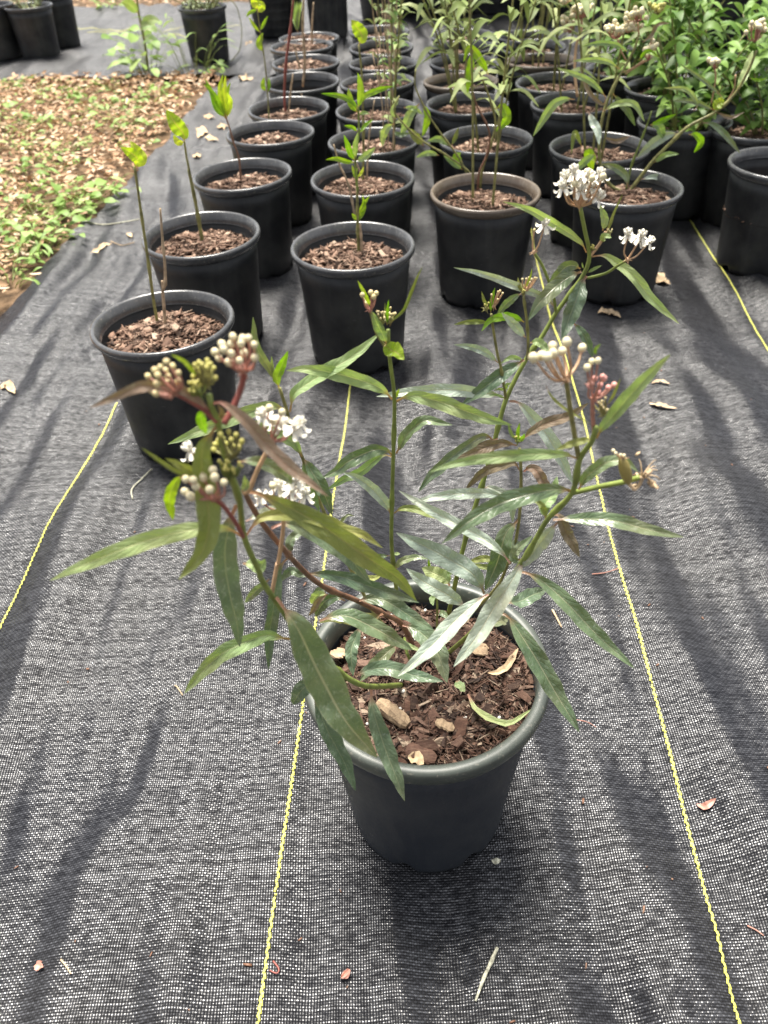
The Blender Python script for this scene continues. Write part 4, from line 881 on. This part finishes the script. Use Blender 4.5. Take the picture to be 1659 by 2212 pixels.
# second row continues
def leafy(t,c,nst,h,seed,lmat='fol_a',lean=.10,L=.075,W=.013,pairs=9,smat='stem_olive',umb=0,up=.35,start=.2):
    rg=random.Random(seed)
    for i in range(nst):
        a=rg.uniform(0,6.3); l=lean*rg.uniform(.4,1.3); hh=h*rg.uniform(.75,1.1)
        p0=c+Vector((.02*math.cos(a),.02*math.sin(a),.143)); p1=p0+Vector((l*.35*math.cos(a),l*.35*math.sin(a),hh*.5)); p2=p0+Vector((l*math.cos(a),l*math.sin(a),hh))
        b=B(); C=tube(b,[p0,p1,p2],.0021,.0011,6,14); st=b.out('stem',M[smat],t); fb=B(); n=len(C)-1; a0=rg.uniform(0,3.1)
        for k in range(pairs):
            q=start+(1-start)*k/(pairs-1); f=q*n; j=min(n-1,int(f)); p=C[j].lerp(C[j+1],f-j)
            for sgn in (0,math.pi):
                aa=a0+k*math.pi/2+sgn+rg.uniform(-.4,.4); l2=L*rg.uniform(.6,1.15)*(1-.35*abs(q-.55)); d=Vector((math.cos(aa),math.sin(aa),0))
                e=rg.uniform(-.5,.5)+up*(q-.2)
                fb_P=[p,p+d*l2*.5+Vector((0,0,l2*(.22+e*.4))),p+d*l2*.95+Vector((0,0,l2*e*.75))]
                blade(fb,fb_P,W*rg.uniform(.8,1.25),.3,rg.uniform(-.4,.4),7,.08,0,view=Vector((rg.uniform(-.4,.4),rg.uniform(-.5,.2),1)).normalized(),half=1)
        fb.out('foliage',M[lmat],st)
        if i<umb:
            cb=B(); top=C[-1]; items=[]
            for k in range(22):
                d=Vector((rg.gauss(0,1),rg.gauss(0,1),abs(rg.gauss(0,1))+.2)).normalized()*.015; tube(cb,[top,top+d*.5+Vector((d.x,d.y,0))*.2,top+d],.0006,.0005,4,3); items.append(top+d)
            cl=cb.out('flower_cluster',M['stem_pink'],t)
            bb=B()
            for q_ in items: ellipsoid(bb,q_,(0,0,1),.0028,.0024,6,4)
            bb.out('buds',M['bud_cream'],cl)
C2=[(.016,1.585,'third pot of the second row, with a spindly bunch of straw stems'),(.029,1.791,'black pot with bright leaved upright stem, fourth of the second row'),(.039,2.023,'black pot with pale mulch and straw stems, fifth of the second row'),
    (.054,2.221,'black pot of pale bark with a slim green shoot, sixth of the second row'),(.056,2.41,'black pot with one slim dark shoot, seventh of the second row'),(.056,2.62,'black pot with low mulch and a slim shoot, farthest of the second row')]
for i,(x,y_,lb) in enumerate(C2):
    t=bgpot(x,y_,lb,mi=i,soilz=.151 if i in(2,) else .141); c=Vector((x,y_,0))
    leafy(t,c+Vector((.02,0,0)),2 if i<3 else 1,.30 if i<4 else .25,20+i,'fol_b' if i in (1,3) else 'fol_a',.03,.035,.009,7,'stem_olive' if i!=2 else 'stem_dry')
    bstem_c=c+Vector((.015,-.02,.143)); b=B()
    for k in range(3): tube(b,[bstem_c+Vector((.01*k,0,0)),bstem_c+Vector((.01*k+.004,0,.09)),bstem_c+Vector((.012*k-.01,.01,.18+.03*k))],.0014,.0008,5)
    b.out('stem',M['stem_dry'],t)
# third and fourth rows: milkweeds
t=bgpot(.183,1.274,'brown-rimmed black pot with sparse milkweed leaning left, nearest of the third row',name='potted_milkweed',rim='rim_brown',mi=1)
s,Y=bstem(t,'J',[(1555,1240),(1570,1100),(1620,950),(1650,800),(1600,620),(1540,480)],.0022,.0014,'stem_olive')
s2_,Y2=bstem(t,'J',[(1540,1250),(1550,1120),(1600,1000),(1610,860),(1530,700),(1500,600)],.0018,.0012,'stem_red')
s3_,Y3=bstem(t,'J',[(1520,1200),(1480,1120),(1340,1020),(1200,940),(1100,860),(1000,740),(1030,640)],.0017,.0012,'stem_olive')
s4_,Y4=bstem(t,'J',[(1500,1200),(1420,1040),(1300,880),(1230,780),(1180,690),(1130,570),(1135,470)],.0017,.0011,'stem_olive')
for p,wd,m_ in ([[(1190,960),(1120,880),(1085,850)],55,'leaf_olive'],[[(1000,820),(950,850),(930,900),(925,965)],50,'leaf_light'],[[(1010,790),(985,740),(1030,650)],26,'leaf_light'],[[(1160,690),(1100,760),(1070,830),(1040,900)],60,'leaf_light'],[[(1060,715),(1120,720),(1185,760)],30,'leaf_light'],
   [[(1180,690),(1210,760),(1200,840),(1180,900)],46,'leaf_bright'],[[(1290,1020),(1220,1005),(1140,1035)],36,'leaf_light'],[[(1360,960),(1290,915),(1210,930)],44,'leaf_light'],[[(1370,955),(1395,900),(1412,840)],30,'leaf_olive'],[[(1440,1110),(1380,1060),(1320,1020)],44,'leaf_light'],[[(1440,1060),(1400,1030),(1430,1000)],50,'leaf_bright'],
   [[(1600,500),(1560,420),(1480,330),(1440,420)],52,'leaf_bright'],[[(1500,340),(1480,480),(1465,620)],52,'leaf_bright']):
    bleaf(s3_,'J',p,wd,Y3+.02,m_)
bleaf(s,'K',[(85,630),(130,620),(150,690),(90,760)],55,Y,'leaf_bright'); bleaf(s,'J',[(990,870),(1040,890),(1100,880)],30,Y3,'leaf_grey')
leafy(t,Vector((.183,1.27,0)),2,.36,402,'fol_a',.05,.06,.010,5,start=.5)
t4=[(.221,1.547,'glossy-rimmed black pot with tall drooping milkweed, second of the third row','rim',1),(.215,1.801,'black pot with open twiggy milkweed, third of the third row','rim',2),
    (None,(995,178),'brown-rimmed black pot of tall milkweed, fourth of the third row','rim_brown',3),(None,(1000,137),'black pot with dense tall milkweed, fifth of the third row','rim',4),
    (None,(1000,104),'black pot with milkweed hidden in leaves, sixth of the third row','rim',5),(None,(1000,78),'black pot with tall milkweed, farthest of the third row','rim',6),
    (.411,1.474,'second pot of the fourth row, glossy rim, leafy milkweed and small weeds on the soil','rim',7),
    (None,(1237,227),'black pot of milkweed with pink cream flower heads, third of the fourth row','rim',8),
    (None,(1200,180),'black pot of slender milkweed, fourth of the fourth row','rim',9),(None,(1168,135),'brown-rimmed pot of milkweed, fifth of the fourth row','rim_brown',10),
    (None,(1150,104),'black pot of milkweed, sixth of the fourth row','rim',11),(None,(1135,80),'black pot of tall milkweed, farthest of the fourth row','rim',12)]
for i,(x,y_,lb,rm,sd) in enumerate(t4):
    if x is None: p=atZ(*y_,.171); x,y_=p.x,p.y
    else: pass
    t=bgpot(x,y_,lb,name='potted_milkweed',rim=rm,mi=i); n=3
    leafy(t,Vector((x,y_,0)),n,.42 if i>0 else .34,500+sd,'fol_a',.12,.085,.0115,8,'stem_olive',umb=2 if i in (7,8,9,6) else 0,start=.35)
# fourth row, nearest: the big leaning milkweed
p=Vector((.405,1.262,0)); t=bgpot(p.x,p.y,'nearest pot of the fourth row, tall milkweed arching right under cream flower heads',name='potted_milkweed',mi=2)
s,Y=bstem(t,'K',[(850,1110),(760,1060),(705,940),(705,760),(740,600),(800,470),(860,370),(910,270),(930,200)],.003,.0017,'stem_olive',.05)
sB,_=bstem(t,'K',[(860,1110),(930,1020),(1010,920),(1110,820),(1210,730),(1370,645),(1480,540),(1560,400),(1600,300)],.0032,.0018,'stem_olive',.0)
sC,_=bstem(t,'K',[(850,1100),(880,960),(930,830),(980,700),(1000,640)],.002,.0012,'stem_green',0)
for p,wd,m_ in ([[(860,1070),(850,1010),(790,960),(715,940)],46,'leaf_grey'],[[(560,570),(500,570),(430,610),(322,778)],50,'leaf_light'],[[(1160,768),(1080,780),(1000,830),(915,905)],58,'leaf_blue'],[[(1010,935),(1080,890),(1155,885)],34,'leaf_light'],
   [[(640,640),(660,690),(690,750),(700,830)],48,'leaf_blue'],[[(780,540),(820,590),(870,650),(905,725)],40,'leaf_grey'],[[(1290,708),(1350,720),(1420,780),(1503,885)],36,'leaf_grey'],[[(1360,640),(1250,590),(1120,582)],30,'leaf_grey'],[[(990,720),(1060,695),(1142,658)],32,'leaf_bright'],
   [[(995,720),(1040,730),(1070,800)],52,'leaf_light'],[[(1210,775),(1250,780),(1280,820),(1240,880)],42,'leaf_bright'],[[(820,400),(760,360),(680,345),(550,352)],32,'leaf_light'],[[(930,1030),(1020,1015),(1100,1030),(1162,1065)],34,'leaf_blue'],[[(680,880),(620,920),(550,990)],44,'leaf_light'],
   [[(740,560),(690,500),(620,450),(460,390)],36,'leaf_light'],[[(740,560),(720,600),(640,520),(590,380)],26,'leaf_brown'],[[(950,250),(1000,210),(1040,150),(1110,140)],24,'leaf_brown'],[[(930,350),(980,300),(1050,340)],26,'leaf_bright'],[[(860,300),(800,260),(700,250),(600,270)],30,'leaf_light'],
   [[(1240,640),(1260,600),(1200,520),(1070,510)],28,'leaf_light'],[[(1400,560),(1300,470),(1160,370)],24,'leaf_grey'],[[(1480,540),(1540,420),(1580,300)],50,'leaf_light'],[[(1350,640),(1390,590),(1400,560)],60,'leaf_yellow'],[[(1370,650),(1450,680),(1530,650)],22,'leaf_brown'],
   [[(600,840),(560,760),(540,880)],30,'leaf_olive'],[[(690,940),(640,880),(660,980)],60,'leaf_bright'],[[(880,780),(800,810),(730,790)],30,'leaf_brown'],[[(720,640),(800,600),(900,600),(960,700)],38,'leaf_light'],[[(1560,460),(1620,470),(1659,455)],16,'leaf_bright']):
    bleaf(s,'K',p,wd,Y,m_,rnd.uniform(-.04,.04))
rg=random.Random(77)
def bigumb(t,r,att,cen,rx,ry,n,Y,bd,mat='bud_cream',stalk='stem_pink'):
    bd*=1.5; pts=[(cen[0]+rg.gauss(0,rx*.45),cen[1]+rg.gauss(0,ry*.4)) for _ in range(n)]
    umbel(t,r,att,Y,pts,bd,mat,(),1,stalk,.0007,.015)
bigumb(t,'K',(805,225),(795,165),60,45,22,Y+.05,20); bigumb(t,'K',(925,135),(910,85),65,30,24,Y+.05,20); bigumb(t,'K',(900,180),(880,150),60,28,16,Y+.05,20); bigumb(t,'K',(985,350),(1000,290),50,45,14,Y+.03,20)
bigumb(t,'K',(1590,250),(1610,170),65,45,24,Y,20); bigumb(t,'K',(1362,400),(1365,360),38,18,11,Y,20); bigumb(t,'K',(1040,90),(1045,48),50,22,16,Y+.06,17,'bud_yellow','stem_olive')
for pts in ([(960,350),(900,390),(840,420)],[(810,230),(830,300),(855,350)],[(925,140),(930,200)],[(1362,400),(1365,470),(1340,600)],[(1480,440),(1470,520),(1430,590)],[(1000,340),(960,360),(850,430)]):
    b=B(); tube(b,polyY('K',pts,Y+.03,Y+.04),.0013,.0012,6); b.out('stem',M['stem_peach'],t)
# the flowering heads of the plants behind
p=atZ(1237,227,.171)
for a in (((600,115),(600,60),75,38,30),((540,190),(520,130),60,50,12),((510,30),(500,5),50,20,16)): bigumb(t,'K',a[0],a[1],a[2],a[3],a[4],Y+.30,19)
b=B(); tube(b,polyY('K',[(600,115),(600,180),(570,270),(560,420),(575,560)],Y+.3,Y+.25),.0022,.0026,6); b.out('stem',M['stem_peach'],t)
# right: bright green shrubs and empty pot
p=atZ(1640,278,.171); t=bgpot(p.x,p.y,'black pot with a low bright green shrub, second from the right edge',name='potted_shrub',mi=3,cat='potted shrub')
leafy(t,Vector((p.x+.03,p.y,0)),9,.13,61,'fol_b',.12,.05,.018,8,'stem_olive')
p=atZ(1690,357,.171); t=bgpot(p.x,p.y,'empty-looking black pot cut by the right edge of the photo',name='nursery_pot',mi=3,cat='plant pot',soilz=.09)
for i,(q,lb,h) in enumerate([((1480,262),'bushy bright green shrub in a black pot behind the arching milkweed',.26),((1560,190),'broad bright green shrub in a black pot at the right, with glossy leaves',.24),((1440,190),'dense bright green leafy shrub in a black pot behind the fourth row',.28),((1350,150),'bright green shrub in a black pot under the flower heads',.22),((1660,185),'glossy green shrub in a black pot touching the right edge',.22)]):
    p=atZ(*q,.171); t=bgpot(p.x,p.y,lb,name='potted_shrub',mi=i,cat='potted shrub')
    leafy(t,Vector((p.x,p.y,0)),11,h*.85,70+i,'fol_b',.13,.062,.017,8,'stem_olive',up=.35,start=.05)
# far right: ribbed pots with twiggy rusty plants
def ribbed(cx,cy,label,R,H,n,seg=120,grp=None,fol=None,seed=0,mat='pot',depth=.008):
    c=Vector((cx,cy,.004)); t=thing('nursery_pot' if fol is None else 'potted_shrub',label,'plant pot' if fol is None else 'potted shrub',c,grp); b=B()
    if n>0: lathe(b,[(.002,.004),(R*.8,.004),(R*.82,.02),(R*.97,H*.88),(R*.99,H*.9),(R*.95,H*.9),(R*.8,.03),(.002,.03)],seg,c,fn=lambda i,r,z,a:(r*(1+(depth if i in(2,3) else 0)*math.cos(n*a)),z))
    else:
        pr=[(.002,.004),(R*.8,.004)]
        for k in range(8): z=H*(.05+.85*k/8); r=R*(.82+.15*k/8); pr+=[(r,z),(r,z+H*.07),(r*1.02,z+H*.08),(r*1.02,z+H*.1)]
        pr+=[(R*.94,H*.9),(R*.8,.03),(.002,.03)]; lathe(b,pr,64,c)
    p=b.out('pot',M[mat],t); b=B(); lathe(b,[(R*.985,H*.88),(R,H*.93),(R,H*.985),(R*.975,H),(R*.94,H*.98),(R*.935,H*.9)],64,c); b.out('rim',M['rim'],p)
    o=bpy.data.objects.new('mulch',MUL[seed%4]); COL.objects.link(o); o.parent=t; k=R*.9/.0725; o.location=(0,0,H*.86); o.scale=(k,k,1)
    if fol: leafy(t,c+Vector((0,0,H*.86-.143)),14,fol[1],seed,fol[0],fol[2],fol[3],fol[4],8,fol[5])
    return t
def gp(x,y): return atZ(x,y,0)
p=gp(712,92); ribbed(p.x,p.y+.05,'tall grey-black vertically ribbed pot behind the left rows',.085,.45,18,depth=.03)
p=gp(600,88); ribbed(p.x,p.y+.10,'large smooth black pot with a raised band behind the left row',.115,.26,0)
p=gp(840,60); ribbed(p.x,p.y+.20,'large black pot in the dark behind the second row',.13,.28,0)
p=gp(960,60); ribbed(p.x,p.y+.35,'large black pot holding a tall leafy shrub behind the third row',.17,.36,0,fol=('fol_a',.45,.3,.11,.02,'stem_olive'),seed=81)
p=gp(1100,60); ribbed(p.x,p.y+.35,'large black pot with spreading olive shrub behind the fourth row',.17,.36,0,fol=('fol_a',.45,.3,.11,.02,'stem_olive'),seed=82)
p=gp(1250,62); ribbed(p.x,p.y+.30,'large black pot with olive shrub behind the cream flower heads',.17,.34,0,fol=('fol_a',.4,.3,.11,.02,'stem_olive'),seed=83)
p=gp(1390,100); ribbed(p.x,p.y+.25,'banded black pot behind the bright green shrubs',.15,.30,0)
p=gp(1510,120); ribbed(p.x,p.y+.25,'banded black pot with rusty brown twiggy shrub, left one of the pair at upper right',.16,.26,0,fol=('fol_dry',.35,.3,.06,.012,'stem_dry'),seed=85)
p=gp(1640,125); ribbed(p.x,p.y+.25,'banded black pot with rusty brown twiggy shrub, right one of the pair at upper right',.15,.26,0,fol=('fol_dry',.35,.3,.06,.012,'stem_dry'),seed=86)
p=gp(1420,60); ribbed(p.x,p.y+.5,'large black pot with rusty shrub at the top right edge',.18,.34,0,fol=('fol_dry',.4,.4,.07,.014,'stem_dry'),seed=87)
# far left pots on the second fabric
p=gp(82,136); k=.13
t=bgpot(0,0,'large black pot with feathery plant at upper left, front one of the group',name='potted_shrub',pos=Vector((p.x,p.y+.066,0)),R=.0862,H=.171,cat='potted shrub',grp='large pots on the far fabric'); leafy(t,p+Vector((0,.066,0)),12,.10,91,'fol_c',.12,.03,.004,8)
p=gp(128,112); t=bgpot(0,0,'large black pot at upper left, right one of the group behind',name='nursery_pot',pos=Vector((p.x,p.y+.066,0)),R=.0862,H=.178,cat='plant pot',grp='large pots on the far fabric')
p=gp(0,138); t=bgpot(0,0,'large black pot cut by the left edge at upper left',name='nursery_pot',pos=Vector((p.x,p.y+.066,0)),R=.0862,H=.178,cat='plant pot',grp='large pots on the far fabric')
p=gp(450,146); t=bgpot(0,0,'black pot with a spreading fern-leaved shrub standing alone on the far fabric',name='potted_shrub',pos=Vector((p.x,p.y+.075,0)),R=.084,H=.171,rb=.067,cat='potted shrub',grp='large pots on the far fabric')
leafy(t,p+Vector((0,.075,0)),20,.12,95,'fol_c',.15,.035,.006,8,'stem_olive',up=0)
b=B(); cc=p+Vector((.07,.075,0)); tube(b,[cc+Vector((-.02,0,.19)),cc+Vector((.04,0,.18)),cc+Vector((.055,0,.11)),cc+Vector((.04,0,.04)),cc+Vector((.0,0,.0))],.002,.0014,6); b.out('stem',M['stem_olive'],t)
# ---------------------------------------------------------------- loose bits on the fabric
def ztw(p,h=.006): return fz(p.x,p.y)+h
def stick(r,pts,rad,mat,label,cat='twig',name='twig',grp=None,bumpy=False):
    P=[atZ(*px(r,*p),.006) for p in pts]
    for p in P: p.z=ztw(p,.005+rad)
    c=P[0].copy(); b=B(); tube(b,[p-c for p in P],rad,rad*.7,7,n=10,nodes=(.25,.6) if bumpy else ()); o=b.out(name,M[mat]); o.location=c; return tag(o,label,cat,grp)
stick('D',[(1074,2046),(1062,2076),(1046,2110),(1028,2156)],.0013,'twig','short pale lichen-covered twig lying on the fabric in front of the near pot',bumpy=True)
stick('A',[(655,992),(590,1060),(535,1120),(540,1175)],.0011,'twig','curved pale dry leaf stalk lying beside the foot of the nearest left pot')
stick('D',[(137,2080),(147,2092),(160,2112)],.0007,'stem_dry','thin brown stick on the fabric near the lower left corner')
stick('D',[(380,2070-580),(385,1492),(398,1512)],.0007,'stem_dry','tiny brown stick on the fabric left of the near pot')
stick('E',[(900,1425),(980,1400),(1065,1378)],.0006,'stem_pink','thin reddish stalk lying against the right yellow stripe')
stick('F',[(870,375),(900,430),(925,480)],.0010,'dead','pale bark splinter lying right of the near pot')
stick('F',[(1000,1045),(1080,1055),(1140,1085)],.0004,'stem_pink','hair-thin pink stalk lying right of the near pot rim')
stick('D',[(592,2082),(604,2098),(600,2108),(584,2102)],.0007,'stem_maroon','curled red stalk lying on the lower part of the left yellow stripe')
stick('D',[(1620,1990),(1640,2000),(1656,2012)],.0006,'stem_pink','curled brown stalk at the lower right edge of the fabric')
stick('L',[(520,335),(650,335),(780,345),(900,310)],.0016,'twig','long thin pale twig across the fabric edge beside the left row')
stick('D',[(240,1535-1010),(262,527),(290,520)],.0012,'stem_dry','short dry twig on the fabric left of the second left pot')
for i,(r,pts,W,m_,lb) in enumerate([('L',[(580,515),(650,505),(730,480)],.016,'dead','long tan dead leaf on the fabric left of the second left pot'),('L',[(0,1400),(40,1370),(90,1425)],.014,'dead','curled tan leaf on the fabric at the left edge'),
   ('L',[(815,405),(835,400),(850,425)],.012,'dead','small tan leaf scrap on the fabric near the second left pot'),('Mq',[(740,862),(800,850),(865,880)],.016,'dead','flat orange-tan leaf at the foot of the nearest fourth-row pot'),('Mq',[(1060,660),(1080,700),(1130,720)],.02,'dead','crumpled pale leaf beside the nearest fourth-row pot'),
   ('E',[(1260,265),(1300,255),(1370,285)],.006,'stem_dry','brown curled leaf scrap on the fabric at mid right'),('E',[(1250,375),(1290,400),(1350,425),(1410,445)],.008,'stem_dry','long brown flower scrap on the fabric at mid right'),('D',[(742,2103),(747,2108),(752,2116)],.009,'stem_pink','pinkish petal-like scrap on the fabric below the near pot'),
   ('D',[(1508,1730),(1525,1738),(1545,1728)],.006,'stem_pink','reddish curled scrap right of the right yellow stripe'),('D',[(1062,1858),(1072,1860),(1082,1856)],.005,'twig','pale husk on the fabric just right of the near pot foot'),('D',[(78,2083),(88,2090),(98,2094)],.007,'stem_pink','brown leaf scrap on the fabric at the lower left'),
   ('I',[(1290,830),(1310,860),(1280,890)],.03,'dead','pale curled leaf on the fabric left of the third left pot'),('I',[(1330,745),(1360,755),(1395,750)],.025,'dead','tan flat leaf on the fabric beside the leaf litter'),('I',[(1410,825),(1445,810),(1480,800)],.025,'dead','orange-tan leaf on the fabric left of the fourth left pot'),
   ('I',[(1255,1000),(1280,1010),(1300,1020)],.02,'dead','pale crumpled leaf on the fabric near the litter edge'),('I',[(1335,890),(1370,900),(1415,905)],.022,'dead','brown leaf on the fabric between litter and left row'),('J',[(0,510),(50,520),(100,510)],.03,'dead','long tan leaf on the fabric left of the sixth left pot'),('J',[(40,290),(60,290),(90,285)],.03,'dead','small tan leaf by the far dark pot')]):
    lay_leaf('fallen_leaf' if 'leaf' in lb else 'plant_scrap',lb,'fallen leaf' if 'leaf' in lb else 'plant scrap',r,pts,.006,W,m_)
rg=random.Random(99); FL=[]
for k in range(6):
    b=B()
    for q in range(1): slab(b,Vector((0,0,0)),.004,.0018,.0009,rotm(rg,.2),rg)
    o=b.out('bark_fleck',M['chips_bg'] if k%2 else M['stem_red']); FL.append(o.data); bpy.data.objects.remove(o)
k=0
while k<60:
    if rg.random()<.55: x,y=rg.uniform(0,1659),rg.uniform(850,2212)
    else: x,y=rg.gauss(1350,120),rg.uniform(600,1350)
    p=atZ(x,y,.004)
    if (p-Vector((.023,.344,p.z))).length<.075 or p.x<xl(p.y)+.02 or any((p-Vector((a,c_,p.z))).length<.07 for a,c_ in ((-.255,.888),(-.026,1.086),(-.245,1.158),(.183,1.274),(.405,1.262))): continue
    o=bpy.data.objects.new('bark_fleck',FL[k%6]); COL.objects.link(o); p.z=ztw(p,.0052); o.location=p; o.rotation_euler=(0,0,rg.uniform(0,6.3)); s=rg.uniform(.3,.95); o.scale=(s*rg.uniform(.8,1.8),s,s)
    tag(o,'tiny reddish brown bark fleck lying loose on the black ground fabric','bark fleck','bark flecks scattered on the ground fabric'); k+=1

# the pots stand a little unevenly on the wrinkled fabric
rg=random.Random(12)
for o in list(COL.objects):
    if o.parent is None and o.get('group')==GP:
        o.rotation_euler=(R_(rg.gauss(.3,.7)),R_(rg.gauss(0,.7)),0); k=1+rg.gauss(0,.006); o.scale=(k,2-k,1+rg.gauss(0,.006))
